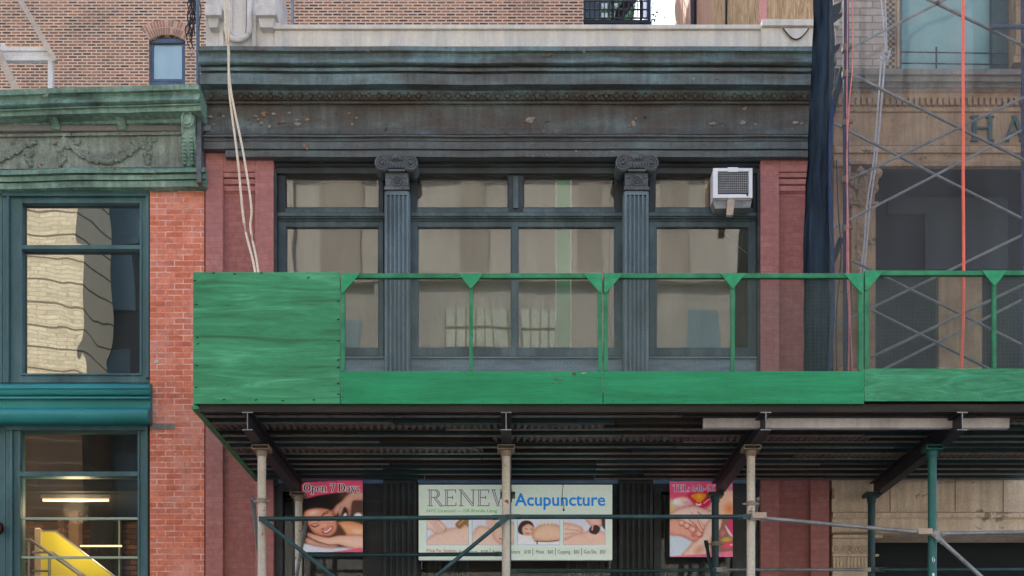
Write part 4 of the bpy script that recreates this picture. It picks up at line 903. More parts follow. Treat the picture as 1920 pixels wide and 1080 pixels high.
m.box(XA-.06,X(1646,Yc2),Yc2-.035,Yc2-.003,Z(1044,Yc2),Z(1040,Yc2))
m.build('ground_capital',M['palestone'],right,smooth=False)
m=MB(); m.box(X(1640,WR),XB,WR+.45,WR+.5,0,Z(1000,WR)); m.box(XA+.02,XB,WR+.8,25.4,0,20); m.build('body',M['void'],right)
m=MB(); m.box(XA-.02,XA+.015,WR+.51,20.6,0,20); m.build('rough_side_wall',M['stuccogold'],right)
m=MB(); m.box(XA-.02,XA+.015,20.61,25.5,0,20); m.build('side_wall',M['stucco'],right)
m=MB(); m.path([(XA-.09,22.4,5),(XA-.09,22.4,20)],.06,8); m.build('downpipe',M['rail'],right)
m=MB(); m.path([(XA-.05,19.2,5),(XA-.05,19.2,20)],.02,6); m.build('wall_cable',M['cable'],right)
m=MB(); m.add([(XA-.023,16.1,9.5),(XA-.023,16.9,9.5),(XA-.023,16.7,14),(XA-.023,16.3,14)],[(0,1,2,3)]); m.build('paint_stain',M['pink'],right)

# ------------------------------------------------------------------ the sidewalk shed
YP=10.2
shed=thing('sidewalk_shed',(X(960,11.5),11.5,0),'green plywood sidewalk shed on scaffold posts, with wire-mesh parapet above the pavement','sidewalk shed')
zt,zb=Z(510,YP),Z(757,YP)
m=MB(); m.box(X(362,YP),X(637.5,YP),YP,YP+.018,zb,zt); m.build('plywood_panel',M['ply'],shed,bevel=.003)
m=MB(); m.box(X(362,YP)+.001,X(362,YP)+.02,YP+.019,W-.05,zb-.02,zt-.004); m.build('side_panel',M['ply2'],shed)
m=MB(); m.box(X(362,YP)-.012,X(362,YP)+.05,YP-.0,W-.05,zb-.05,zb-.021); m.build('side_edge_board',M['gpaint'],shed)
random.seed(6)
def fascia(a,b,mt,dz=0,rough=None):
    m=MB(); m.box(X(a,YP),X(b,YP),YP,YP+.018,zb+dz,Z(696,YP)+dz)
    # nail heads near the lower edge
    px=a+18
    while px<min(b,1990):
        m.path([(X(px,YP),YP-.002,zb+dz+.025+random.uniform(-.006,.006)),(X(px,YP),YP+.005,zb+dz+.025)],.005,6,1); px+=random.uniform(34,58)
    for s_ in (a+5,b-5):
        for k in range(4): m.path([(X(s_,YP),YP-.002,lerp(zb,Z(696,YP),.2+.2*k)+dz),(X(s_,YP),YP+.004,lerp(zb,Z(696,YP),.2+.2*k)+dz)],.005,6,1)
    for fx in (rough or ()): m.flake(fx[0],fx[1],fx[2],YP-.0005+.003,fx[3],fx[4])
    return m.build('fascia_board',[mt,M['rail'],M['rust'],M['oppgrid'],M['wood']],shed,bevel=0)
fascia(638.5,1130,M['ply2'],0,((1076,701,5,2,1),(1095,700,9,3,.4),(1040,705,9,4,.12),(1046,712,9,4,.12),(1040,719,7,4,.12),(1052,714,5,4,.15),(872,698,7,2,.4)))
fascia(1131.5,1620,M['ply2'],.0)
fascia(1620.8,2115,M['ply3'],.025)
# nails and chips on the plain panel
m=MB()
for py,px in ((527,365),(571,368),(633,370),(646,371),(686,369),(727,368),(565,634),(600,634),(640,634),(676,634),(690,634),(720,634),(740,634),(513,400),(514,440),(513,490),(750,420),(751,480),(752,530),(750,588),(522,578)):
    m.path([(X(px-2,YP),YP-.004,Z(py,YP)),(X(px+2.5,YP),YP-.004,Z(py-random.uniform(0,2),YP))],.005,5)
m.build('nails',M['joistbrown'],shed)
YR=YP-.002
bays_=[(638,1130,0),(1131.5,1619,0),(1620.8,2115,.025)]
for a,b,dz in bays_:
    m=MB(); m.box(X(a+1,YR),X(b-1,YR),YR,YR+.04,Z(521,YR)+dz,Z(512,YR)+dz); m.build('top_rail',M['gpaint'],shed,bevel=.004)
    mid=(a+b)/2-1 if b<2000 else 1865
    for px,hw in ((a+4.5,4),(mid,3.6),(b-4.5,4)):
        m=MB(); m.box(X(px-hw,YR),X(px+hw,YR),YR+.001,YR+.037,Z(695.4,YR)+dz,Z(521.3,YR)+dz)
        m.build('fence_post',M['gpaint'],shed,bevel=.003)
    yq=YR-.014
    def tri(p):
        m=MB(); m.prism([(X(x,yq),Z(y,yq)+dz) for x,y in p],yq,yq+.012)
        gx=sum(q[0] for q in p)/len(p); gy=sum(q[1] for q in p)/len(p)
        for q in p[:4]:
            sx_,sy_=lerp(gx,q[0],.68),lerp(gy,q[1],.68); m.path([(X(sx_,yq),yq-.002,Z(sy_,yq)+dz),(X(sx_,yq),yq+.001,Z(sy_,yq)+dz)],.0045,6,1)
        m.build('gusset',[M['gusset'],M['clamp']],shed)
    tri([(a+1.5,512),(a+1.5,549),(a+5,549),(a+37,512)][::-1]); tri([(b-37,512),(b-5,549),(b-1.5,549),(b-1.5,512)][::-1]); tri([(mid-24,512),(mid-1.5,540),(mid+1.5,540),(mid+24,512)][::-1])
    # hardware cloth, woven wire of half-inch pitch
    m=MB(); ym=YR+.045; x0,x1=X(a+2,ym),X(b-2,ym); z0,z1=Z(699,ym)+dz,Z(514,ym)+dz; pit=.0127; r_=.00085
    n=int((x1-x0)/pit)
    for k in range(n):
        x=x0+k*pit; m.add([(x-r_,ym,z0),(x+r_,ym,z0),(x+r_,ym,z1),(x-r_,ym,z1)],[(0,1,2,3)])
    n=int((z1-z0)/pit)
    for k in range(n):
        z=z0+k*pit; m.add([(x0,ym+.001,z-r_),(x1,ym+.001,z-r_),(x1,ym+.001,z+r_),(x0,ym+.001,z+r_)],[(0,1,2,3)])
    m.build('wire_mesh',M['wire'],shed)
# steel cross beams (I-sections)
zbt=Z(772,10.22); zbb=Z(807,10.22)
beamx=[-2.461,-.055,2.362,4.19]
for x in beamx:
    m=MB(); y0,y1=10.22,12.72
    m.box(x-.05,x+.05,y0,y1,zbt-.012,zbt); m.box(x-.05,x+.05,y0,y1,zbb,zbb+.012); m.box(x-.005,x+.005,y0+.001,y1,zbb+.012,zbt-.012)
    m.box(x-.05,x+.05,y0-.0015,y0-.0005,zbt-.010,zbt-.002,1); m.box(x-.05,x+.05,y0-.0015,y0-.0005,zbb+.002,zbb+.010,1); m.box(x-.004,x+.004,y0-.0005,y0+.0005,zbb+.012,zbt-.012,1)
    m.build('steel_beam',[M['beam'],M['galv']],shed)
# joists and planks lying along the street
random.seed(44)
y=10.36; row=0; xl,xr=X(362,YP)+.06,X(2150,YP)
while y<12.75:
    cuts=[xl, random.uniform(-1.6,-.2), random.uniform(.9,2.2), random.uniform(3.2,4.6), xr]
    for k in range(4):
        brown = (row==0) or random.random()<.42
        m=MB(); zz=zbt+.002+random.uniform(0,.008)
        yy=y+random.uniform(-.008,.008)
        m.box(cuts[k]+.004,cuts[k+1]-.004,yy,yy+.05,zz+.006,zz+.13); m.box(cuts[k]+.004,cuts[k+1]-.004,yy-.004,yy+.052,zz,zz+.006,1)
        if not brown: m.box(cuts[k]+.004,cuts[k+1]-.004,yy-.012,yy+.06,zz+.10,zz+.108,1)
        m.build('joist',[M['joistbrown'] if brown else M['joistteal'],M['edge'] if random.random()<.6 else (M['joistbrown'] if brown else M['joistteal'])],shed)
    y+=.2; row+=1
for (xa_,xb_,yy) in ((xl,.9,10.62),(-.2,3.6,11.02),(xl,-.3,11.42),(2.0,5.6,10.5),(3.0,xr,11.62)):
    m=MB(); vs=[];fs=[]; n=int((xb_-xa_)/.012)
    for k in range(n+1):
        x=xa_+(xb_-xa_)*k/n; z=zbt+.012+.009*math.sin(x*2*math.pi/.068)
        vs+=[(x,yy,z),(x,yy+.14,z),(x,yy+.14,z+.02),(x,yy,z+.02)]
    for k in range(n): fs+=[(4*k,4*k+4,4*k+5,4*k+1),(4*k+3,4*k,4*k+4,4*k+7)]
    m.add(vs,fs); m.build('corrugated_sheet',M['corr'],shed)
m=MB(); m.box(xl,xr,10.25,12.76,zbt+.16,zbt+.19); m.build('deck',M['joistbrown'],shed)
m=MB(); m.box(xl-.01,xr,YP+.03,YP+.08,zbt+.001,zb+.005); m.build('front_stringer',M['joistbrown'],shed)
m=MB(); yl=10.44; m.box(X(1319,yl),X(1893,yl),yl,yl+.05,Z(801,yl),Z(783,yl)); m.box(X(1319,yl),X(1893,yl),yl-.006,yl+.056,Z(801,yl)-.006,Z(801,yl)-.0005); m.build('pale_stringer',M['whitestone'],shed,bevel=.004)
# posts
def post(x,y,mt,zlow=0):
    m=MB(); m.path([(x,y,0),(x,y,zbb-.035)],.041,16); m.path([(x,y,.0),(x,y,.02)],.09,12); p=m.build('post',mt,shed,smooth=True)
    c_=MB(); z0=zbb-.004
    c_.box(x-.085,x+.085,y-.08,y+.08,z0-.008,z0); c_.box(x-.085,x+.085,y-.08,y+.08,z0-.042,z0-.034); c_.box(x-.085,x-.077,y-.08,y+.08,z0-.034,z0-.008); c_.box(x+.077,x+.085,y-.08,y+.08,z0-.034,z0-.008)
    c_.path([(x,y,z0-.10),(x,y,z0-.042)],.05,14)
    c_.build('head_plate',M['clamp'] if mt is M['postcream'] else mt,p,bevel=.002); return p
ypf,ypb=10.72,12.5
fp=[(X(491,ypf),M['postcream']),(X(949,ypf),M['postcream']),(X(1408,ypf),M['postcream']),(X(1748,ypf),M['postteal'])]
bp_=[(X(560,ypb),M['postcream']),(X(952,ypb),M['postgreen']),(X(1341,ypb),M['postgreen']),(X(1634,ypb),M['postgreen'])]
for x,mt in fp: 
    p=post(x,ypf,mt)
    if mt is M['postteal']:
        l=MB(); 
        for q in strokes(GL['6'][1],x-.022,Z(1055,ypf),.055): l.add([(a,ypf-.0425-.008*0,b) for a,b in q],[(3,2,1,0)])
        l.ell((x-.005,ypf-.04,Z(1079,ypf)),.012,.005,.02,0,8,6)
        l.build('painted_number',M['white'],p)
for x,mt in bp_: post(x,ypb,mt)
def clampon(x,y,z,s=.06):
    m=MB(); m.path([(x,y,z-.022),(x,y,z+.022)],s,12); m.box(x-s-.03,x+s+.03,y-.012,y+.012,z-.008,z+.008); m.build('clamp',M['clamp'],shed,smooth=True)
for px,py,yy in ((491,940,ypf),(1408,945,ypf),(560,975,ypb),(1341,1020,ypb),(1408,968,ypf),(1748,1000,ypf)): clampon(X(px,yy),yy,Z(py,yy),.05)
def brace(a,b,y0,y1,mt,r=.02,flat=True):
    m=MB(); A=Vector((X(a[0],y0),y0,Z(a[1],y0))); B=Vector((X(b[0],y1),y1,Z(b[1],y1))); d_=(B-A).normalized()
    m.path([A+d_*.06,B-d_*.06],r,10)
    for P,dd in ((A,d_),(B,-d_)):
        u=dd.cross(Vector((0,1,0))).normalized()*.024 if abs(dd.y)<.9 else Vector((0,0,.024))
        q=[P-dd*.03+u,P+dd*.11+u,P+dd*.11-u,P-dd*.03-u]; 
        v=[p+Vector((0,-.005,0)) for p in q]+[p+Vector((0,.005,0)) for p in q]
        m.add(v,[(0,3,2,1),(4,5,6,7),(0,1,5,4),(1,2,6,5),(2,3,7,6),(3,0,4,7)])
        m.path([P+Vector((0,-.018,0)),P+Vector((0,.03,0))],.011,8)
    return m.build('brace',mt,shed,smooth=True)
yf_=ypf-.055
brace((491,973),(945,970),yf_,yf_,M['postgreen'],.022); brace((955,969),(1404,969),yf_,yf_,M['postgreen'],.022)
brace((1414,970),(1745,1000),yf_-.01,yf_,M['galv'],.02); brace((1752,1001),(2140,994),yf_-.01,yf_,M['galv'],.02)
brace((494,976),(770,1197),yf_-.02,yf_,M['postgreen'],.02); brace((946,974),(700,1178),yf_-.02,yf_,M['postgreen'],.02)
brace((1754,1004),(1985,1213),yf_-.02,yf_,M['galv'],.02)
yb_=ypb-.055
brace((565,1041),(945,1039),yb_,yb_,M['postgreen'],.022); brace((958,1072),(1337,1069),yb_,yb_,M['postgreen'],.02); brace((1345,1068),(1628,1068),yb_,yb_,M['galv'],.018); brace((1640,1068),(2000,1068),yb_,yb_,M['postgreen'],.018)
brace((1690,1066),(1760,1068),yb_-.05,yb_-.05,M['postgreen'],.012) if False else None
# braces running back from the front posts
brace((474,936),(500,1180),ypf+.05,ypb-.1,M['galv'],.02); brace((574,978),(528,1240),ypb-.06,ypf+.3,M['galv'],.02)
brace((1420,936),(1395,1130),ypf+.06,ypb-.1,M['galv'],.02); brace((1324,1016),(1362,1240),ypb-.06,ypf+.3,M['postgreen'],.02)
for px,py in ((1420,968),(1730,998)):
    m=MB(); m.box(X(px-5,yf_)-.03,X(px+8,yf_)+.04,yf_-.04,yf_-.022,Z(py+5,yf_),Z(py-6,yf_)); m.build('wood_block',M['woodpale'],shed,bevel=.003)

# ------------------------------------------------------------------ scaffold and netting on top, right
scf=thing('scaffold',(X(1750,11.6),11.6,Z(757,YP)),'tubular steel scaffold with crossed braces standing on the green shed before the sandstone building','scaffold')
zdk=zb+.0
YS1,YS2=11.15,12.2
def stube(a,b,y,r=.0145,mt='galv',nm='cross_brace'):
    m=MB(); m.path([(X(a[0],y),y,Z(a[1],y)),(X(b[0],y),y,Z(b[1],y))],r,8); m.build(nm,M[mt],scf,smooth=True)
def leg(px,y):
    m=MB(); m.path([(X(px,y),y,zdk),(X(px,y),y,15.5)],.030,12); m.build('leg',M['pole'],scf,smooth=True)
leg(1586,YS1); leg(2010,YS1); leg(1586,YS2+.1) if False else None
m=MB(); m.path([(X(2010,YS1),YS2,zdk),(X(2010,YS1),YS2,15.5)],.03,12); m.build('leg',M['pole'],scf,smooth=True)
m=MB(); m.path([(X(1586,YS1),YS2,zdk),(X(1586,YS1),YS2,15.5)],.03,12); m.build('leg',M['pole'],scf,smooth=True)
P1=[((1590,92),(1757,7)),((1757,7),(2010,130)),((1598,140),(2010,345)),((1590,338),(2010,140)),((1560,-90),(1757,7)),((1757,7),(1960,-95)),
    ((1634,581),(2010,770)),((1634,670),(2010,490)),((1586,480),(2010,690))]
for a,b in P1:
    if a==(1586,480): continue
    stube(a,b,YS1)
P2=[((1565,232),(1960,432)),((1562,428),(1960,222)),((1595,487),(1960,668)),((1650,696),(1960,540)),((1562,612),(1960,420))]
for a,b in P2: stube(a,b,YS2)
for py in (92,140,338,430,232):
    m=MB(); z=Z(py,YS1); xx=X(1586,YS1); m.path([(xx,YS1,z-.03),(xx,YS1,z+.03)],.042,10); m.box(xx+.01,xx+.06,YS1-.05,YS1-.02,z-.015,z+.015); m.build('coupler',M['clamp'],scf,smooth=True)
stube((1858,51),(2010,49),YS1-.05,.022,'bluemetal','ledger')
m=MB(); m.ell((X(1757,YS1),YS1-.02,Z(7,YS1)),.028,.02,.028,0,10,6); m.build('pivot_bolt',M['rust'],scf)
m=MB(); m.path([(X(1560,YS1),YS1+.2,Z(505,YS1)),(X(1588,YS1),YS1+.2,Z(430,YS1))],.03,8); m.path([(X(1562,YS1),YS1+.15,Z(215,YS1)),(X(1588,YS1),YS1+.15,Z(112,YS1))],.035,8); m.build('side_strut',M['netthick'],scf)

# netting: the gathered bundle, and the open sheet
nb=thing('netting_bundle',(X(1540,11.0),11.0,zb),'gathered dark navy debris netting hanging in folds at the edge of the scaffold','netting')
m=MB(); rowsn=60; colsn=40; vs=[];fs=[]
for i in range(rowsn+1):
    t=i/rowsn; py=-80+(757+80)*t; 
    l=lerp(1538,1519,min(1,max(0,(py)/430))) ; r_=1562+4*math.sin(py*.013+.5)-5*max(0,(py-420)/300)
    for k in range(colsn):
        u=k/(colsn-1); px=lerp(l,r_,u)+1.6*mnoise.noise(Vector((0,py*.02,k*.0)))
        y=10.98+.05*math.cos(u*math.pi)**2+.014*math.sin(u*13+.9*mnoise.noise(Vector((u*2,py*.006,1)))*3)+.03*mnoise.noise(Vector((u*5,py*.02,2)))
        vs.append((X(px,11.0),y,Z(py,11.0)))
for i in range(rowsn):
    for k in range(colsn-1): fs.append((i*colsn+k,(i+1)*colsn+k,(i+1)*colsn+k+1,i*colsn+k+1))
m.add(vs,fs)
vs=[(x,y+.22,z) for x,y,z in vs]; m.add(vs,[tuple(reversed(f)) for f in fs])
m.build('folds',M['netthick'],nb,smooth=True)
m=MB(); pts=[(X(1560+4*math.sin(py*.013+.5)-5*max(0,(py-420)/300),10.98),10.98,Z(py,10.98)) for py in range(190,740,30)]
m.path(pts,.022,6); m.build('hem',M['netblue'],nb,smooth=True)
for (x0,y0,x1,y1) in ((1566,20,1574,8),(1564,30,1576,28),(1563,90,1572,86)):
    m=MB(); m.add([(X(x0-4,11),11.0,Z(y0+16,11)),(X(x1,11),10.97,Z(y0+6,11)),(X(x1+2,11),10.96,Z(y1,11)),(X(x0-4,11),11.02,Z(y1,11))],[(0,1,2,3)]); m.build('torn_flap',M['netthick'],nb)
m=MB(); vs=[];fs=[]; n=60; rws=30
for i in range(rws+1):
    py=-90+(690+90)*i/rws
    for k in range(n+1):
        px=1556+(2010-1556)*k/n; y=10.93+.03*math.sin(k*.55+i*.1)+.03*mnoise.noise(Vector((k*.3,i*.3,5)))
        vs.append((X(px,10.93),y,Z(py,10.93)))
for i in range(rws):
    for k in range(n): fs.append((i*(n+1)+k,(i+1)*(n+1)+k,(i+1)*(n+1)+k+1,i*(n+1)+k+1))
m.add(vs,fs); tag(m.build('debris_net',M['net'],smooth=True,loc=(X(1750,10.93),10.93,zb)),'thin blue-grey see-through debris net veiling the scaffold and sandstone building','netting')

# ropes and hoses
def rope(name,pts,r,mt,label,cat,group=None,n=8,parent=None):
    m=MB(); m.path(smoothpath(pts,6),r,n)
    return tag(m.build(name,M[mt],smooth=True,loc=pts[-1]),label,cat,group)
def pp3(px,py,y): return (X(px,y),y,Z(py,y))
def Ze(py): return py
rope('hose',[pp3(1806,-90,10.85),pp3(1806,300,10.85),pp3(1807,520,10.85),pp3(1806,600,10.85),pp3(1802,700,10.85),pp3(1801,755,10.85)],.0155,'orange','straight orange hose hanging down in front of the sandstone building','hose')
rope('hose',[pp3(1597,-90,10.86),pp3(1599,40,10.86),pp3(1598,130,10.86),pp3(1592,200,10.86),pp3(1588,300,10.86),pp3(1590,420,10.86),pp3(1591,505,10.86),pp3(1596,640,10.86),pp3(1600,750,10.86)],.0065,'pink','thin salmon hose running down the scaffold pole nearest the net bundle','hose')
rope('hose',[pp3(1590,-90,10.87),pp3(1589,60,10.87),pp3(1588,200,10.87),pp3(1589,330,10.87),pp3(1588,500,10.87),pp3(1592,600,10.87),pp3(1590,750,10.87)],.0055,'pink','orange-red cord lying tight along the navy scaffold pole','hose')
rope('rope',[pp3(419,-70,12.25),pp3(424,60,12.25),pp3(429,95,12.3),pp3(430,170,12.35),pp3(446,300,12.2),pp3(458,420,12.0),pp3(478,508,11.7),pp3(482,600,11.4)],.0135,'rope','cream rope over the cornice, the left one of the two','rope','cream ropes hanging over the cornice')
rope('rope',[pp3(431,-70,12.24),pp3(430,60,12.24),pp3(428,92,12.3),pp3(433,170,12.33),pp3(455,280,12.2),pp3(471,385,12.0),pp3(470,430,11.95),pp3(484,508,11.7),pp3(487,600,11.4)],.0125,'rope','cream rope over the cornice, the right one that bows outward','rope','cream ropes hanging over the cornice')
m=MB()
yy=12.55
for a in (0,1):
    m.path(smoothpath([pp3(1645+a*12,-80,yy),pp3(1658+a*4,60,yy),pp3(1660+a*3,95,yy)],6),.008,6)
    m.path(smoothpath([pp3(1652+a*7,115,yy),pp3(1646+a*6,200,yy),pp3(1638+a*5,300,yy),pp3(1626+a*6,380,yy),pp3(1620+a*5,460,yy),pp3(1612+a*6,540,yy),pp3(1612+a*6,720,yy)],6),.010,6)
random.seed(18)
m.path(smoothpath([pp3(1660+random.uniform(-10,10),104+random.uniform(-14,18),yy+random.uniform(-.03,.03)) for k in range(14)],5),.009,6)
tag(m.build('rope',M['ropewhite'],smooth=True,loc=(X(1650,yy),yy,zb)),'knotted white double rope hanging before the pale stone wall behind the net','rope')
m=MB(); m.path(smoothpath([pp3(1568,300,11.3),pp3(1572,400,11.3),pp3(1577,480,11.3),pp3(1568,600,11.3),pp3(1570,740,11.3)],6),.006,6)
tag(m.build('cable',M['cable'],smooth=True,loc=(X(1570,11.3),11.3,zb)),'thin black cable dangling between the net bundle and the scaffold pole','cable')

# ------------------------------------------------------------------ air conditioner
ya=12.70
ac=thing('air_conditioner',(X(1374,ya),ya,Z(388,ya)),'white window air conditioner with slatted grille in the right-hand transom','air conditioner')
def az(py): return Z(py,ya)
m=MB(); ringframe(m,(1337,315,1411,371),(1346,321,1404,364),ya,ya+.03,ya); m.pb(1337.5,315.5,1410.5,370.5,ya+.031,ya+.20,ya+.0)
m.box(X(1338,ya),X(1410,ya),ya+.03,ya+.2,az(372)-.0,az(371)+.0); m.pb(1364,314,1384,323,ya-.006,ya-.0005,ya)
m.build('casing',M['white'],ac,bevel=.004)
m=MB(); m.pb(1346,321,1404,364,ya+.022,ya+.0305,ya)
m.build('coil',M['acgrille'],ac)
m=MB()
for k in range(9): py=325+k*4.4; m.path([pp3(1347,py,ya+.012),pp3(1403,py,ya+.012)],.0035,4)
for k in range(15): px=1350+k*3.7; m.path([pp3(px,324,ya+.015),pp3(px,361,ya+.015)],.0025,4)
m.build('grille',M['acwire'],ac)
m=MB(); m.prism([(X(1337,ya),az(372.5)),(X(1411,ya),az(372.5)),(X(1408,ya),az(386)),(X(1342,ya),az(388))],ya+.04,ya+.19)
m.build('base_pan',M['galv'],ac,bevel=.003)
m=MB(); p=[pp3(1372,374,ya-.01),pp3(1367.5,405,ya+.02)]
m.prism([(X(1364,ya),az(375)),(X(1377,ya),az(375)),(X(1374,ya),az(405)),(X(1362,ya),az(405))],ya-.02,ya+.03); m.build('support_block',M['woodpale'],ac,bevel=.003)
m=MB(); m.path([pp3(1401,366,ya-.003),pp3(1401,366,ya+.01)],.012,10); m.build('drain_plug',M['rail'],ac)

# ------------------------------------------------------------------ printed signs
class Print(MB):
    def __init__(s,Y): super().__init__(); s.Y=Y; s.k=0
    def lift(s): s.k+=1; return s.Y-.0005*s.k
    def poly(s,pts,col,smooth_=False,grad=None):
        if smooth_: pts=closed(pts,5)
        y=s.lift(); q=[(X(a,s.Y),y,Z(b,s.Y)) for a,b in pts]; n=len(q)
        # make it face the street
        ar_=sum(q[i][0]*q[(i+1)%n][2]-q[(i+1)%n][0]*q[i][2] for i in range(n))
        if ar_<0: q=q[::-1]
        if grad is None: s.add(q,[tuple(range(n))],0,[col]*n)
        else:
            c_=(sum(p[0] for p in q)/n,y,sum(p[2] for p in q)/n); s.add([c_]+q,[(0,1+i,1+(i+1)%n) for i in range(n)],0,[grad]+[col]*n)
    def rect(s,a,b,c_,d_,col): s.poly([(a,b),(c_,b),(c_,d_),(a,d_)],col)
    def ell2(s,cx0,cy0,rx,ry,col,rot=0,grad=None,n=22):
        r=R(rot); s.poly([(cx0+rx*math.cos(t)*math.cos(r)-ry*math.sin(t)*math.sin(r),cy0+rx*math.cos(t)*math.sin(r)+ry*math.sin(t)*math.cos(r)) for t in [2*math.pi*i/n for i in range(n)]],col,grad=grad)
    def hgrad(s,a,b,c_,d_,c1,c2):
        y=s.lift(); s.add([(X(a,s.Y),y,Z(d_,s.Y)),(X(c_,s.Y),y,Z(d_,s.Y)),(X(c_,s.Y),y,Z(b,s.Y)),(X(a,s.Y),y,Z(b,s.Y))],[(0,1,2,3)],0,[c1,c2,c2,c1])
    def line(s,pts,w_,col):
        n=len(pts); ws=w_ if isinstance(w_,(list,tuple)) else [w_]*n; L=[];Rr=[]
        for i,(x,y) in enumerate(pts):
            x0,y0=pts[max(i-1,0)]; x1,y1=pts[min(i+1,n-1)]; dx,dy=x1-x0,y1-y0; l=math.hypot(dx,dy) or 1
            L.append((x-dy/l*ws[i]/2,y+dx/l*ws[i]/2)); Rr.append((x+dy/l*ws[i]/2,y-dx/l*ws[i]/2))
        s.poly(L+Rr[::-1],col)
    def serif(s,text,px0,px1,base,h,col,halo=None,inner=None,dw=.0):
        w_=word(text); sx_=(px1-px0)/(w_*h); x0=X(px0,s.Y); H=h*s.Y/F
        for (c2,d2) in ([(halo,.13 if h>14 else .09)] if halo else [])+[(col,dw)]+([(inner,-.075)] if inner else []):
            x=x0; y0=s.lift()
            i=0
            for ch in text:
                gl=[g_ for g_ in GL[ch][1]]
                if c2 is inner: gl=[g_ for g_ in gl if g_[-1]>.1]
                for q in strokes(gl,x,Z(base,s.Y),H,sx_,d2):
                    i+=1; yy_=y0-.000004*i
                    arr=sum(q[k][0]*q[(k+1)%4][1]-q[(k+1)%4][0]*q[k][1] for k in range(4)); q=q if arr>0 else q[::-1]
                    s.add([(a,yy_,b) for a,b in q],[(0,1,2,3)],0,[c2]*4)
                x+=GL[ch][0]*H*sx_
    def sans(s,text,px0,px1,ptop,pbase,col,bold=.0,refcap='A'):
        cu_=bpy.data.curves.new('t','FONT'); cu_.body=text; cu_.size=1; cu_.offset=bold; cu_.resolution_u=3
        o=bpy.data.objects.new('t',cu_); COL.objects.link(o); bpy.context.view_layer.update()
        me=bpy.data.meshes.new_from_object(o.evaluated_get(bpy.context.evaluated_depsgraph_get()))
        vs=[v.co.copy() for v in me.vertices]; fs=[tuple(p.vertices) for p in me.polygons]
        bpy.data.objects.remove(o); bpy.data.meshes.remove(me); bpy.data.curves.remove(cu_)
        xs=[v.x for v in vs]; a,b=min(xs),max(xs); cap=.729; y=s.lift()
        sx_=(X(px1,s.Y)-X(px0,s.Y))/(b-a); sz=(Z(ptop,s.Y)-Z(pbase,s.Y))/cap
        s.add([(X(px0,s.Y)+(v.x-a)*sx_,y,Z(pbase,s.Y)+v.y*sz) for v in vs],[f if True else f[::-1] for f in fs],0,[col]*len(vs))
SK=S(240,194,168); SK2=S(222,158,128); SKl=S(252,224,206); HAIR=S(40,26,22)
def sign(name,rect,Y,th,edge,label,cat='sign'):
    t=thing(name,(X((rect[0]+rect[2])/2,Y),Y,Z(rect[3],Y)),label,cat)
    m=MB(); m.pb(rect[0],rect[1],rect[2],rect[3],Y+.001,Y+th,Y); m.build('panel',edge,t,bevel=.002); return t

